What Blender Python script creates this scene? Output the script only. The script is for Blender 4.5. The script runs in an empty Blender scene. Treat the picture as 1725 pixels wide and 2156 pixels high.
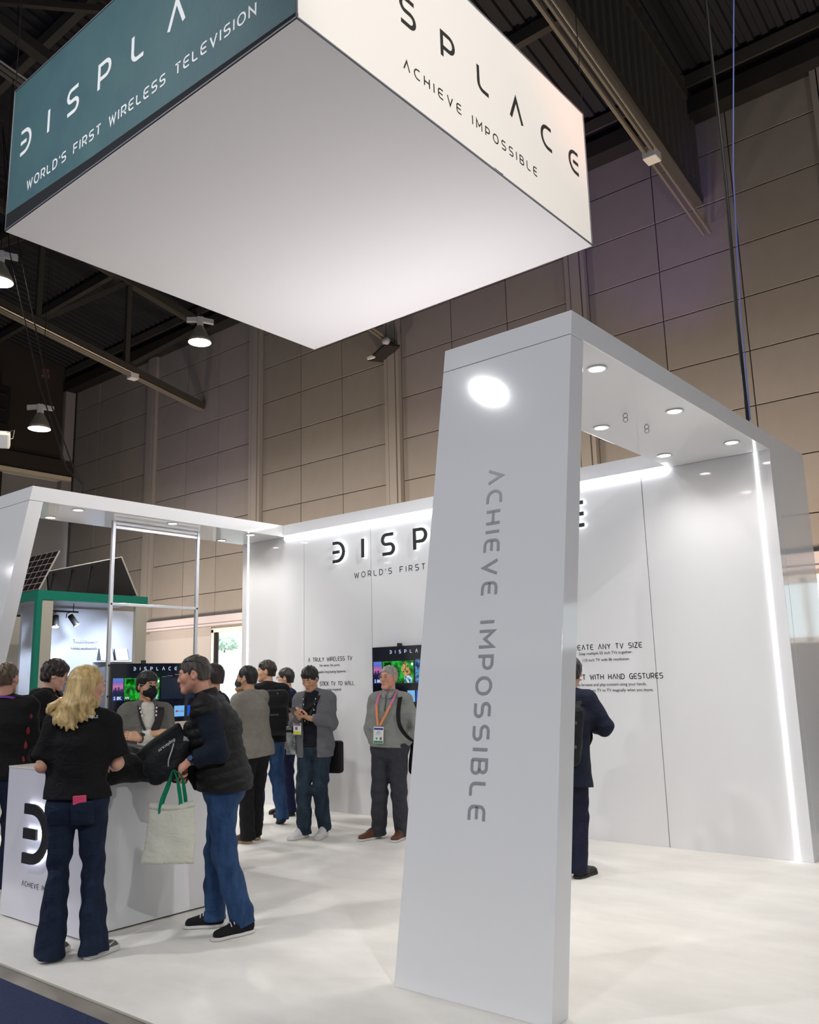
import bpy, bmesh, math, random
import numpy as np
from mathutils import Vector, Matrix, Euler
random.seed(7)
S = bpy.context.scene
COL = S.collection
R = math.radians

# ------------------------------------------------------------------ camera
def make_camera():
    yaw, pitch, roll = R(39.50748), R(11.09637), R(-1.44318)
    fw = Vector((-math.sin(yaw)*math.cos(pitch), math.cos(yaw)*math.cos(pitch), math.sin(pitch)))
    r0 = Vector((math.cos(yaw), math.sin(yaw), 0)); u0 = r0.cross(fw)
    r = r0*math.cos(roll) + u0*math.sin(roll); u = -r0*math.sin(roll) + u0*math.cos(roll)
    cd = bpy.data.cameras.new('camera'); cam = bpy.data.objects.new('camera', cd); COL.objects.link(cam)
    cd.sensor_fit = 'HORIZONTAL'; cd.sensor_width = 36.0; cd.lens = 36.0*1803.38/1725.0
    cd.clip_start = 0.05; cd.clip_end = 200
    m = Matrix((r, u, -fw)).transposed().to_4x4(); m.translation = Vector((0, 0, 1.55))
    cam.matrix_world = m
    S.camera = cam
make_camera()

# ------------------------------------------------------------------ world, hall lights, exposure
S.view_settings.view_transform = 'Standard'; S.view_settings.look = 'None'
S.view_settings.gamma = 1.0; S.view_settings.use_curve_mapping = False
S.view_settings.exposure = 0.18
W = bpy.data.worlds.new('hall_ambient'); S.world = W; W.use_nodes = True
bg = W.node_tree.nodes['Background']; bg.inputs[0].default_value = (0.90, 0.93, 1.0, 1); bg.inputs[1].default_value = 0.20

def lamp(kind, name, loc, power, color=(1, 1, 1), size=0.5, target=None, spot=None, blend=0.5, size_y=None, shape='DISK'):
    d = bpy.data.lights.new(name, kind); d.energy = power; d.color = color
    if kind == 'AREA':
        d.shape = shape; d.size = size
        if size_y: d.size_y = size_y
    elif kind == 'SPOT':
        d.spot_size = R(spot or 90); d.spot_blend = blend; d.shadow_soft_size = size
    else:
        d.shadow_soft_size = size
    o = bpy.data.objects.new(name, d); COL.objects.link(o); o.location = loc
    t = Vector(target) if target else Vector(loc) - Vector((0, 0, 1))
    o.rotation_euler = (t - Vector(loc)).to_track_quat('-Z', 'Y').to_euler()
    return o
# the high-bay lamps of the rest of the hall, over and behind the photographer
for lx, ly, pw in ((-8.1, -2.2, 300), (-17.5, -6.5, 450), (-1.5, -8.5, 450), (6.5, -2.0, 480), (9.0, 6.0, 200),
                   (-13, -21.5, 450), (3.5, -15, 450), (-30, -5, 300)):
    lamp('AREA', 'hall_lamp_light', (lx, ly, 9.0), pw, (.97, .975, 1.0), 0.40 if lx == -8.1 else .24)
# assumed, unseen lights added for the hall wall: warm low down, violet higher up
for lx, pw, cl in ((-25.5, 200, (1.0, .80, .62)), (-19.5, 330, (1.0, .78, .58)), (-13.2, 340, (1.0, .76, .54)), (-7.0, 330, (1.0, .76, .55)), (-0.5, 320, (1.0, .78, .58))):
    lamp('AREA', 'assumed_wall_wash', (lx, 14.6, 2.2), pw, cl, 0.8, target=(lx, 18, 5.2))
# added fill spots that brighten two faces of the hanging sign
lamp('SPOT', 'sign_fill_spot', (5.5, 3.2, 9.6), 3300, (1.0, .95, .86), .15, target=(-3.81, 5.6, 6.9), spot=34, blend=.6)
lamp('SPOT', 'sign_fill_spot', (-6.5, -5.0, 11.0), 1900, (.92, .97, 1.0), .15, target=(-6.2, 3.53, 7.5), spot=36, blend=.9)
lamp('AREA', 'sign_underside_fill', (-5.9, 8.0, 3.72), 72, (.95, .93, 1.0), 4.6, target=(-5.9, 6.2, 6.05), size_y=.15, shape='RECTANGLE')  # added fill behind the header, lifts the sign's underside
lamp('SPOT', 'assumed_violet_spot', (-3.6, 12.6, 4.2), 950, (.30, .12, 1.0), 0.1, target=(-7.6, 18, 12.0), spot=30, blend=.9)  # assumed violet spots, added to tint the upper hall wall
lamp('SPOT', 'assumed_violet_spot', (-13.0, 12.0, 4.2), 260, (.32, .22, 1.0), 0.1, target=(-12.2, 18, 10.6), spot=50, blend=1)
lamp('SPOT', 'assumed_violet_spot', (-22.0, 12.0, 4.2), 280, (.36, .30, 1.0), 0.1, target=(-24.0, 18, 10.0), spot=55, blend=1)

# ------------------------------------------------------------------ materials
MATS = {}
def mat(name, color=(.8, .8, .8), rough=.5, metal=0., spec=.5, emit=0., emit_color=None, var=0., vscale=5., bump=0., bscale=50., var_color=None,
        sheen=0., coat=0., stretch=(1, 1, 1), objrand=0., bdist=.01, folds=0., fscale=15.):
    if name in MATS: return MATS[name]
    m = bpy.data.materials.new(name); m.use_nodes = True
    nt = m.node_tree; b = nt.nodes['Principled BSDF']; L = nt.links.new
    b.inputs['Base Color'].default_value = (*color, 1); b.inputs['Roughness'].default_value = rough
    b.inputs['Metallic'].default_value = metal; b.inputs['Specular IOR Level'].default_value = spec
    if sheen: b.inputs['Sheen Weight'].default_value = sheen
    if coat: b.inputs['Coat Weight'].default_value = coat; b.inputs['Coat Roughness'].default_value = .05
    if emit:
        b.inputs['Emission Color'].default_value = (*(emit_color or color), 1); b.inputs['Emission Strength'].default_value = emit
    tc = mp = None
    def coords():
        nonlocal tc, mp
        if mp is None:
            tc = nt.nodes.new('ShaderNodeTexCoord'); mp = nt.nodes.new('ShaderNodeMapping'); L(tc.outputs['Object'], mp.inputs['Vector'])
            mp.inputs['Scale'].default_value = stretch
        return mp.outputs['Vector']
    last = None
    if var:
        n = nt.nodes.new('ShaderNodeTexNoise'); n.inputs['Scale'].default_value = vscale; n.inputs['Detail'].default_value = 5; n.inputs['Roughness'].default_value = .6
        L(coords(), n.inputs['Vector'])
        mr = nt.nodes.new('ShaderNodeMapRange'); mr.inputs[1].default_value = .3; mr.inputs[2].default_value = .7
        L(n.outputs['Fac'], mr.inputs[0])
        mx = nt.nodes.new('ShaderNodeMix'); mx.data_type = 'RGBA'
        c2 = var_color or tuple(max(0, c*(1-var)) for c in color)
        mx.inputs[6].default_value = (*color, 1); mx.inputs[7].default_value = (*c2, 1)
        L(mr.outputs[0], mx.inputs[0]); last = mx.outputs[2]
    if objrand:
        oi = nt.nodes.new('ShaderNodeObjectInfo'); mr2 = nt.nodes.new('ShaderNodeMapRange')
        mr2.inputs[3].default_value = 1-objrand; mr2.inputs[4].default_value = 1+objrand; L(oi.outputs['Random'], mr2.inputs[0])
        hs = nt.nodes.new('ShaderNodeHueSaturation'); L(mr2.outputs[0], hs.inputs['Value'])
        if last is not None: L(last, hs.inputs['Color'])
        else: hs.inputs['Color'].default_value = (*color, 1)
        last = hs.outputs['Color']
    if last is not None: L(last, b.inputs['Base Color'])
    if bump:
        n2 = nt.nodes.new('ShaderNodeTexNoise'); n2.inputs['Scale'].default_value = bscale; n2.inputs['Detail'].default_value = 3
        L(coords(), n2.inputs['Vector'])
        bp = nt.nodes.new('ShaderNodeBump'); bp.inputs['Strength'].default_value = bump; bp.inputs['Distance'].default_value = bdist
        L(n2.outputs['Fac'], bp.inputs['Height']); L(bp.outputs['Normal'], b.inputs['Normal'])
        if folds:      # broad soft creases under the weave
            n3 = nt.nodes.new('ShaderNodeTexNoise'); n3.inputs['Scale'].default_value = fscale; n3.inputs['Detail'].default_value = 2; n3.inputs['Distortion'].default_value = 1.2
            mp3 = nt.nodes.new('ShaderNodeMapping'); mp3.inputs['Scale'].default_value = (.8, .8, 1.25); mp3.inputs['Rotation'].default_value = (.5, .3, .2); L(tc.outputs['Object'], mp3.inputs['Vector']); L(mp3.outputs['Vector'], n3.inputs['Vector'])
            b3 = nt.nodes.new('ShaderNodeBump'); b3.inputs['Strength'].default_value = folds; b3.inputs['Distance'].default_value = .03
            L(n3.outputs['Fac'], b3.inputs['Height']); L(b3.outputs['Normal'], bp.inputs['Normal'])
    MATS[name] = m
    return m

GLOSS = mat('gloss_white_laminate', (.78, .78, .79), .06, spec=.5, bump=.03, bscale=1.6, bdist=.02)
MATTEW = mat('satin_white_laminate', (.78, .78, .80), .25)
BLACK = mat('black_satin', (.012, .012, .013), .45)
BLACKG = mat('black_gloss', (.008, .008, .009), .12)
DARKM = mat('dark_metal', (.022, .021, .020), .95, spec=.15)
ALU = mat('aluminium', (.72, .73, .75), .32, metal=.9)
LED = mat('led_strip_light', (1, 1, 1), .5, emit=4.5, emit_color=(.93, .96, 1.0))
LENS = mat('downlight_lens', (1, 1, 1), .5, emit=26., emit_color=(1.0, .92, .82))
HALO = mat('halo_light', (1, 1, 1), .5, emit=5., emit_color=(.9, .95, 1.0))
GREYPRINT = mat('grey_vinyl', (.30, .30, .32), .35)
CHROME = mat('chrome', (.8, .8, .8), .1, metal=1.)

# ------------------------------------------------------------------ mesh builder
class MB:
    def __init__(s): s.v = []; s.f = []; s.m = []; s.cur = 0
    def add(s, vs, fs):
        n = len(s.v); s.v += [tuple(p) for p in vs]; s.f += [tuple(i+n for i in f) for f in fs]; s.m += [s.cur]*len(fs); return s
    def box(s, a, b):
        x0, y0, z0 = a; x1, y1, z1 = b
        return s.hexa([(x0,y0,z0),(x1,y0,z0),(x1,y1,z0),(x0,y1,z0),(x0,y0,z1),(x1,y0,z1),(x1,y1,z1),(x0,y1,z1)])
    def hexa(s, p):
        return s.add(p, [(0,3,2,1),(4,5,6,7),(0,1,5,4),(1,2,6,5),(2,3,7,6),(3,0,4,7)])
    def prism(s, poly, off):
        n = len(poly); o = Vector(off); P = [Vector(p) for p in poly]
        return s.add(P+[p+o for p in P], [tuple(range(n))[::-1], tuple(range(n, 2*n))]+[(i, (i+1) % n, n+(i+1) % n, n+i) for i in range(n)])
    def tube(s, pts, r, n=8, cap=True):
        P = [Vector(p) for p in pts]; rs = r if isinstance(r, (list, tuple)) else [r]*len(P)
        base = len(s.v); up = None
        for i, p in enumerate(P):
            t = (P[min(i+1, len(P)-1)]-P[max(i-1, 0)])
            if t.length < 1e-9: t = Vector((0, 0, 1))
            t.normalize()
            if up is None: up = Vector((0, 0, 1)) if abs(t.z) < .9 else Vector((1, 0, 0))
            a = t.cross(up); a = a.normalized() if a.length > 1e-6 else t.orthogonal().normalized(); b = a.cross(t).normalized(); up = b
            for k in range(n):
                q = 2*math.pi*k/n; s.v.append(tuple(p+(a*math.cos(q)+b*math.sin(q))*rs[i]))
        fs = []
        for i in range(len(P)-1):
            for k in range(n):
                fs.append((base+i*n+k, base+i*n+(k+1) % n, base+(i+1)*n+(k+1) % n, base+(i+1)*n+k))
        if cap:
            fs.append(tuple(base+k for k in range(n))[::-1]); fs.append(tuple(base+(len(P)-1)*n+k for k in range(n)))
        s.f += fs; s.m += [s.cur]*len(fs); return s
    def lathe(s, prof, c, axis=(0, 0, 1), n=24):
        ax = Vector(axis).normalized(); a = ax.orthogonal().normalized(); b = ax.cross(a); c = Vector(c); base = len(s.v)
        for (r, h) in prof:
            for k in range(n):
                q = 2*math.pi*k/n; s.v.append(tuple(c+ax*h+(a*math.cos(q)+b*math.sin(q))*r))
        fs = []
        for i in range(len(prof)-1):
            for k in range(n): fs.append((base+i*n+k, base+i*n+(k+1) % n, base+(i+1)*n+(k+1) % n, base+(i+1)*n+k))
        if prof[0][0] > 1e-6: fs.append(tuple(base+k for k in range(n))[::-1])
        if prof[-1][0] > 1e-6: fs.append(tuple(base+(len(prof)-1)*n+k for k in range(n)))
        s.f += fs; s.m += [s.cur]*len(fs); return s
    def ribbon(s, pts, width, wdir, thick=.003):
        """a flat strap through pts; wdir: per-point or one width direction"""
        P = [Vector(p) for p in pts]; base = len(s.v)
        if len(P) >= 4:      # a soft curve through the points
            Q = []; Wd = []
            for i in range(len(P)-1):
                a, b, c, d = P[max(0, i-1)], P[i], P[i+1], P[min(len(P)-1, i+2)]
                for k in range(5):
                    t = k/5; Q.append(.5*((2*b)+(c-a)*t+(2*a-5*b+4*c-d)*t*t+(3*b-a-3*c+d)*t**3))
                    if isinstance(wdir, list): Wd.append(tuple(Vector(wdir[i]).lerp(Vector(wdir[i+1]), t)))
            Q.append(P[-1])
            if isinstance(wdir, list): Wd.append(tuple(wdir[-1])); wdir = Wd
            P = Q
        for i, p in enumerate(P):
            t = (P[min(i+1, len(P)-1)]-P[max(i-1, 0)]).normalized()
            w = Vector(wdir[i] if isinstance(wdir, list) else wdir); w = (w-t*w.dot(t)).normalized(); nn = t.cross(w).normalized()
            for q in (w*width/2+nn*thick/2, -w*width/2+nn*thick/2, -w*width/2-nn*thick/2, w*width/2-nn*thick/2): s.v.append(tuple(p+q))
        fs = [(base, base+1, base+2, base+3)]
        for i in range(len(P)-1):
            for k in range(4): fs.append((base+i*4+k, base+(i+1)*4+k, base+(i+1)*4+(k+1) % 4, base+i*4+(k+1) % 4))
        e = base+(len(P)-1)*4; fs.append((e+3, e+2, e+1, e)); s.f += fs; s.m += [s.cur]*len(fs); return s
    def build(s, name, m, parent=None, smooth=False, bevel=0., loc=None):
        me = bpy.data.meshes.new(name); V = s.v
        if loc is not None: V = [(x-loc[0], y-loc[1], z-loc[2]) for x, y, z in V]
        me.from_pydata(V, [], s.f)
        for mm in (m if isinstance(m, (list, tuple)) else [m]): me.materials.append(mm)
        if isinstance(m, (list, tuple)): me.polygons.foreach_set('material_index', s.m)
        bm = bmesh.new(); bm.from_mesh(me); bmesh.ops.recalc_face_normals(bm, faces=bm.faces); bm.to_mesh(me); bm.free()
        if smooth: me.polygons.foreach_set('use_smooth', [True]*len(me.polygons))
        o = bpy.data.objects.new(name, me); COL.objects.link(o)
        if loc is not None: o.location = loc
        if parent is not None: attach(o, parent)
        if bevel:
            bv = o.modifiers.new('bevel', 'BEVEL'); bv.width = bevel; bv.segments = 2; bv.limit_method = 'ANGLE'; bv.angle_limit = R(40)
        return o
def attach(o, parent):
    """parent o keeping its place (all things are unscaled; parents here are unrotated unless built in local space)"""
    o.parent = parent
    p = parent; off = Vector((0, 0, 0))
    while p is not None: off += p.location; p = p.parent
    o.location = Vector(o.location)-off
def empty(name, loc, rz=0.):
    e = bpy.data.objects.new(name, None); COL.objects.link(e); e.location = loc; e.rotation_euler.z = rz; e.empty_display_size = .2; return e
def tag(o, label, cat, group=None, kind=None):
    o['label'] = label; o['category'] = cat
    if group: o['group'] = group
    if kind: o['kind'] = kind
    return o
def struct(o): o['kind'] = 'structure'; return o
def dup(o, parent=None, loc=None):
    c = o.copy(); COL.objects.link(c)
    if parent is not None: c.parent = parent
    if loc is not None: c.location = loc
    for ch in list(o.children): dup(ch, c)
    return c

# ------------------------------------------------------------------ a geometric stroke alphabet (the stand's own lettering)
G = {}   # glyph: (width, strokes); a stroke is a list of (x, y[, corner radius]); height 1
G['A'] = (.86, [[(0, 0), (.43, 1), (.86, 0)]])
G['B'] = (.74, [[(0, 0), (0, 1), (.68, 1, .22), (.68, .52, .22), (.05, .52)], [(.5, .52), (.74, .52, .24), (.74, 0, .24), (0, 0)]])
G['C'] = (.80, [[(.80, 1), (0, 1, .48), (0, 0, .48), (.80, 0)]])
G['D'] = (.78, [[(0, 0), (0, 1), (.78, 1, .45), (.78, 0, .45), (0, 0)]])
G['E'] = (.74, [[(.74, 1), (0, 1, .3), (0, 0, .3), (.74, 0)], [(0, .5), (.66, .5)]])
G['F'] = (.70, [[(0, 0), (0, 1), (.70, 1)], [(0, .5), (.58, .5)]])
G['G'] = (.82, [[(.82, 1), (0, 1, .48), (0, 0, .48), (.82, 0), (.82, .5), (.45, .5)]])
G['H'] = (.78, [[(0, 0), (0, 1)], [(.78, 0), (.78, 1)], [(0, .5), (.78, .5)]])
G['I'] = (.0, [[(0, 0), (0, 1)]])
G['K'] = (.74, [[(0, 0), (0, 1)], [(.70, 1), (.12, .5), (.74, 0)]])
G['L'] = (.68, [[(0, 1), (0, 0, .3), (.68, 0)]])
G['M'] = (.94, [[(0, 0), (0, 1), (.47, .38), (.94, 1), (.94, 0)]])
G['N'] = (.78, [[(0, 0), (0, 1), (.78, 0), (.78, 1)]])
G['O'] = (.92, [[(.46, 1), (0, 1, .45), (0, 0, .45), (.92, 0, .45), (.92, 1, .45), (.46, 1)]])
G['P'] = (.72, [[(0, 0), (0, 1), (.72, 1, .29), (.72, .4, .29), (.08, .4)]])
G['R'] = (.74, [[(0, 0), (0, 1), (.72, 1, .28), (.72, .42, .28), (.05, .42)], [(.36, .42), (.74, 0)]])
G['S'] = (.74, [[(.72, 1), (0, 1, .26), (0, .5, .24), (.74, .5, .24), (.74, 0, .26), (0, 0)]])
G['T'] = (.74, [[(0, 1), (.74, 1)], [(.37, 1), (.37, 0)]])
G['U'] = (.78, [[(0, 1), (0, 0, .4), (.78, 0, .4), (.78, 1)]])
G['V'] = (.86, [[(0, 1), (.43, 0), (.86, 1)]])
G['W'] = (1.1, [[(0, 1), (.27, 0), (.55, .8), (.83, 0), (1.1, 1)]])
G['Y'] = (.82, [[(0, 1), (.41, .48), (.82, 1)], [(.41, .48), (.41, 0)]])
G['Z'] = (.74, [[(0, 1), (.74, 1), (0, 0), (.74, 0)]])
G["'"] = (.0, [[(0, .72), (0, 1)]])
G['d'] = (.80, [[(0, 1), (.80, 1, .49), (.80, 0, .49), (0, 0)], [(0, .5), (.48, .5)]])      # the mirrored logo D
G['e'] = (.80, [[(.80, 1), (0, 1, .49), (0, 0, .49), (.80, 0)], [(.32, .5), (.80, .5)]])    # the logo E
def fillet(st):
    out = []
    for i, p in enumerate(st):
        q = Vector(p[:2])
        if len(p) < 3 or i in (0, len(st)-1): out.append(q); continue
        a = Vector(st[i-1][:2])-q; b = Vector(st[i+1][:2])-q; r = min(p[2], a.length*.98, b.length*.98)
        a.normalize(); b.normalize(); p0 = q+a*r; p1 = q+b*r
        for k in range(7):
            t = k/6*math.pi/2
            out.append(q+a*r*(1-math.sin(t))+b*r*(1-math.cos(t)))
    return out
def stroke_quads(pts, w):
    """offset a polyline to a band of width w (mitred); returns left and right points"""
    n = len(pts); Lp = []; Rp = []
    closed = (pts[0]-pts[-1]).length < 1e-6
    for i in range(n):
        if closed and i in (0, n-1): d0 = (pts[-1]-pts[-2]).normalized(); d1 = (pts[1]-pts[0]).normalized()
        else:
            d1 = (pts[min(i+1, n-1)]-pts[i]); d0 = (pts[i]-pts[max(i-1, 0)])
            d1 = d1.normalized() if d1.length > 1e-9 else d0.normalized(); d0 = d0.normalized() if d0.length > 1e-9 else d1
        n0 = Vector((-d0.y, d0.x)); n1 = Vector((-d1.y, d1.x)); m = n0+n1
        m = m.normalized() if m.length > 1e-6 else n0
        k = min(1/max(.25, m.dot(n0)), 2.6)
        Lp.append(pts[i]+m*w/2*k); Rp.append(pts[i]-m*w/2*k)
    return Lp, Rp
def glyph_into(mb, ch, pos, X, Y, N, h, stroke, depth, sx=1., base=0.):
    for st in G[ch][1]:
        pts = [Vector((p.x*sx*h, p.y*h)) for p in fillet(st)]
        q = [pts[0]]
        for p in pts[1:]:
            if (p-q[-1]).length > 1e-5: q.append(p)
        Lp, Rp = stroke_quads(q, stroke)
        def w(p, d): return pos+X*p.x+Y*p.y+N*d
        n = len(q); vs = []
        for i in range(n): vs += [w(Lp[i], base), w(Rp[i], base), w(Rp[i], base+depth), w(Lp[i], base+depth)]
        fs = [(0, 1, 2, 3)]
        for i in range(n-1):
            for k in range(4): fs.append((i*4+k, (i+1)*4+k, (i+1)*4+(k+1) % 4, i*4+(k+1) % 4))
        e = (n-1)*4; fs.append((e+3, e+2, e+1, e)); mb.add(vs, fs)
def layout(text, h, total, sx=1., space=None):
    """x of each glyph so that the line is exactly `total` wide"""
    ws = [G[c][0]*sx*h if c != ' ' else (space or .55*h) for c in text]
    gaps = len(text)-1; tr = (total-sum(ws))/gaps if gaps else 0
    x = 0; out = []
    for c, w_ in zip(text, ws):
        if c != ' ': out.append((c, x))
        x += w_+tr
    return out
def line_mesh(mb, text, pos, X, Y, h, total, stroke, depth=.002, sx=1., base=0.):
    X = Vector(X).normalized(); Y = Vector(Y).normalized(); N = X.cross(Y); pos = Vector(pos)
    for c, x in layout(text, h, total, sx): glyph_into(mb, c, pos+X*x, X, Y, N, h, stroke, depth, sx, base)
    return mb
def font_mesh(text, size, X, Y, pos, depth, name, m, parent=None, align='CENTER', bold=0.):
    """small print in a plain sans serif: the built-in font turned into a mesh"""
    cu = bpy.data.curves.new(name, 'FONT'); cu.body = text; cu.size = size; cu.align_x = align; cu.extrude = depth/2; cu.offset = bold; cu.resolution_u = 2
    to = bpy.data.objects.new('tmp', cu); COL.objects.link(to)
    dg = bpy.context.evaluated_depsgraph_get(); me = bpy.data.meshes.new_from_object(to.evaluated_get(dg))
    COL.objects.unlink(to); bpy.data.objects.remove(to)
    X = Vector(X).normalized(); Y = Vector(Y).normalized(); N = X.cross(Y)
    M = Matrix((X, Y, N)).transposed().to_4x4(); M.translation = Vector(pos)+N*depth/2
    me.transform(M); me.materials.clear(); me.materials.append(m); me.name = name
    o = bpy.data.objects.new(name, me); COL.objects.link(o)
    if parent is not None: attach(o, parent)
    return o
XP, YP, ZP = (1, 0, 0), (0, 1, 0), (0, 0, 1)
# ------------------------------------------------------------------ the hall
CONC = mat('worn_concrete', (.30, .27, .23), .55, var=.35, vscale=2.2, bump=.1, bscale=60)
WPANEL = mat('painted_wall_panel', (.222, .208, .198), .75, var=.12, vscale=1.1, objrand=.05, bump=.06, bscale=14)
PILAST = mat('painted_pilaster', (.24, .228, .218), .7)
JOINT = mat('dark_joint', (.10, .09, .085), .9)
DWALL = mat('dark_brown_wall', (.030, .024, .020), .8, var=.2, vscale=.8)
DECK = mat('dark_roof_deck', (.008, .009, .016), .7)
STEEL = mat('painted_truss_steel', (.046, .043, .037), .75)
GREYW = mat('grey_lower_wall', (.34, .33, .34), .7)
CREAM = mat('cream_trim', (.62, .56, .44), .5)

def build_hall():
    struct(MB().box((-34, -22, -.20), (14, 18.3, -.012)).build('floor', CONC))
    # back wall: dark backing, then every panel a piece of its own
    bw = MB(); bw.box((-33.4, 18.06, 3.4), (13, 18.3, 15.4)).box((-33.4, 18.06, 0), (-23.55, 18.3, 3.4))
    bw.box((-17.5, 18.06, 0), (-4.7, 18.3, 3.4)).box((-4.7, 18.06, 0), (9, 18.3, 2.12)).box((9, 18.06, 0), (13, 18.3, 3.4))
    wb = struct(bw.build('wall_back', JOINT))
    bay = 6.03; cols = [-33.38+bay*k for k in range(8)]; pw = (bay-.56)/3
    rows = [3.395+1.215*k for k in range(9)]
    src = MB().box((-pw/2+.011, -.03, .011), (pw/2-.011, .03, 1.215-.011)).build('wall_panel', WPANEL, bevel=.008)
    first = True
    for c in cols[:-1]:
        for j in range(3):
            for z in rows:
                loc = (c+.28+pw*(j+.5), 18.03+random.uniform(-.006, .006), z)
                if first: p = src; first = False
                else: p = src.copy(); COL.objects.link(p)
                p.parent = wb; p.location = loc
    # pilasters: three shallow uprights with dark slots between them
    pil = MB().box((-.27, -.14, 3.4), (-.15, .06, 14.3)).box((-.12, -.16, 3.4), (.14, .06, 14.3)).box((.17, -.14, 3.4), (.27, .06, 14.3)).build('pilaster', PILAST)
    for i, c in enumerate(cols[1:]):
        p = pil if i == 0 else pil.copy()
        if i: COL.objects.link(p)
        p.parent = wb; p.location = (c, 18.0, 0)
    # the header band that runs over the doors
    t = MB(); t.box((-23.9, 17.7, 3.50), (13, 18.05, 3.80)); t.box((-23.9, 17.62, 3.46), (13, 18.05, 3.53)); t.box((-33.4, 17.7, 3.50), (-23.9, 18.05, 3.80)); t.box((-33.4, 17.62, 3.46), (-23.9, 18.05, 3.53))
    struct(t.build('trim_1', mat('mauve_trim', (.42, .39, .43), .6)))
    lw = struct(MB().box((-33.4, 17.96, 0), (-23.55, 18.06, 3.46)).build('wall_lower', GREYW)); lw.parent = None
    # ledge where wall meets roof
    struct(MB().box((-33.4, 17.5, 13.95), (13, 18.3, 14.35)).build('trim_2', DARKM))
    # left wall, dark above, glazed grey below
    lwall = struct(MB().box((-33.8, -22, 10.9), (-33.4, 18.3, 22)).box((-33.8, -22, 10.2), (-33.15, 18, 10.9)).build('wall_left', DWALL))
    struct(MB().box((-33.5, -22, 10.06), (-33.05, 17.9, 10.22)).build('trim_3', CREAM))
    struct(MB().box((-33.9, -22, 0), (-33.55, 18.3, 10.06)).build('wall_left_lower', mat('left_grey_wall', (.20, .20, .215), .6)))  # one flat grey, darker than the lower back wall
    mul = MB()
    for y in (15.1, 10.2, 5.3): mul.box((-33.6, y-.08, 0), (-33.4, y+.08, 10.06))
    struct(mul.build('trim_4', DARKM))
    c = MB().box((-33.55, 17.55, 9.2), (-33.2, 17.98, 13.95)); struct(c.build('trim_5', mat('grey_corner_trim', (.22, .21, .23), .6)))
    # door glazing and window strip with the bright day outside
    fr = mat('pale_window_frame', (.70, .74, .76), .4)
    dayl = mat('daylight_sky', (1, 1, 1), .5, emit=1.7, emit_color=(.93, .97, 1.0))
    gl = bpy.data.materials.new('thin_glass'); gl.use_nodes = True; nt = gl.node_tree; nt.nodes.clear()
    o_ = nt.nodes.new('ShaderNodeOutputMaterial'); mx = nt.nodes.new('ShaderNodeMixShader'); tr = nt.nodes.new('ShaderNodeBsdfTransparent'); gs = nt.nodes.new('ShaderNodeBsdfGlossy')
    tr.inputs[0].default_value = (.93, .97, .97, 1); gs.inputs['Roughness'].default_value = .02; mx.inputs[0].default_value = .06
    nt.links.new(tr.outputs[0], mx.inputs[1]); nt.links.new(gs.outputs[0], mx.inputs[2]); nt.links.new(mx.outputs[0], o_.inputs[0]); MATS['thin_glass'] = gl
    w1 = MB()
    for x in (-23.5, -20.5, -17.55): w1.box((x-.06, 17.98, 0), (x+.06, 18.12, 3.36))
    w1.box((-23.56, 17.98, 3.26), (-17.5, 18.12, 3.4)); w1.box((-23.56, 17.98, 0), (-17.5, 18.12, .1))
    w1o = struct(w1.build('window_1', fr))
    for x0, x1 in ((-23.44, -20.56), (-20.44, -17.61)): MB().box((x0, 18.04, .1), (x1, 18.05, 3.26)).build('pane', gl, w1o)
    MB().box((-23.35, 17.94, 0), (-23.22, 18.0, 3.26)).build('dark_post', DARKM, w1o)
    w2 = MB(); w2.box((-4.7, 17.98, 3.24), (9, 18.12, 3.4)); w2.box((-4.7, 17.98, 2.08), (9, 18.12, 2.18))
    for x in (-4.64, -2.2, .3, 2.7, 5.2, 7.6, 8.94): w2.box((x-.05, 17.98, 2.1), (x+.05, 18.12, 3.36))
    w2o = struct(w2.build('window_2', fr))
    xs = (-4.64, -2.2, .3, 2.7, 5.2, 7.6, 8.94)
    for a, b in zip(xs[:-1], xs[1:]): MB().box((a+.05, 18.04, 2.18), (b-.05, 18.05, 3.24)).build('pane', gl, w2o)
    struct(MB().box((-60, 34, -2), (30, 34.2, 16)).build('sky_backdrop', dayl))
    struct(MB().box((-60, 18.4, -.25), (30, 34, -.05)).build('ground_outside', mat('pale_pavement', (.75, .75, .74), .8)))
    lamp('AREA', 'daylight_outside', (-30, 22, 9), 2200, (.95, .98, 1.0), 9, target=(-38, 31, 3))
    lamp('AREA', 'daylight_outside', (2, 25, 11), 800, (.95, .98, 1.0), 9, target=(2, 30, 0))
    # things out of doors behind the glass
    tr_ = empty('tree', (-38.8, 30.5, -.05)); tag(tr_, 'pale green tree seen through the bright door glass', 'tree')
    cr = MB(); rr = random.Random(3)
    for k in range(260):
        a = rr.uniform(0, 6.283); e = rr.uniform(-1, 1); q = rr.uniform(.6, 1)**.5*.85
        p = Vector((q*math.cos(a)*math.sqrt(1-e*e), q*math.sin(a)*math.sqrt(1-e*e), 3.85+q*e*.42)); d = Vector((rr.gauss(0, 1), rr.gauss(0, 1), rr.gauss(0, 1))).normalized(); d2 = d.orthogonal().normalized()
        s_ = rr.uniform(.12, .2); cr.add([p+d*s_, p+d2*s_*.6, p-d*s_, p-d2*s_*.6], [(0, 1, 2, 3)])
    co = cr.build('crown', mat('pale_leaves', (.72, .86, .72), .7), None); co.parent = tr_
    tk = MB().tube([(0, 0, 0), (.03, 0, 1.2), (0, .05, 3.6)], [.12, .08, .05]).build('trunk', mat('bark', (.3, .24, .19), .9)); tk.parent = tr_
    vn = empty('van', (-37.2, 29.0, -.05)); tag(vn, 'tall white box van parked outside the bright door glass', 'van')
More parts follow.
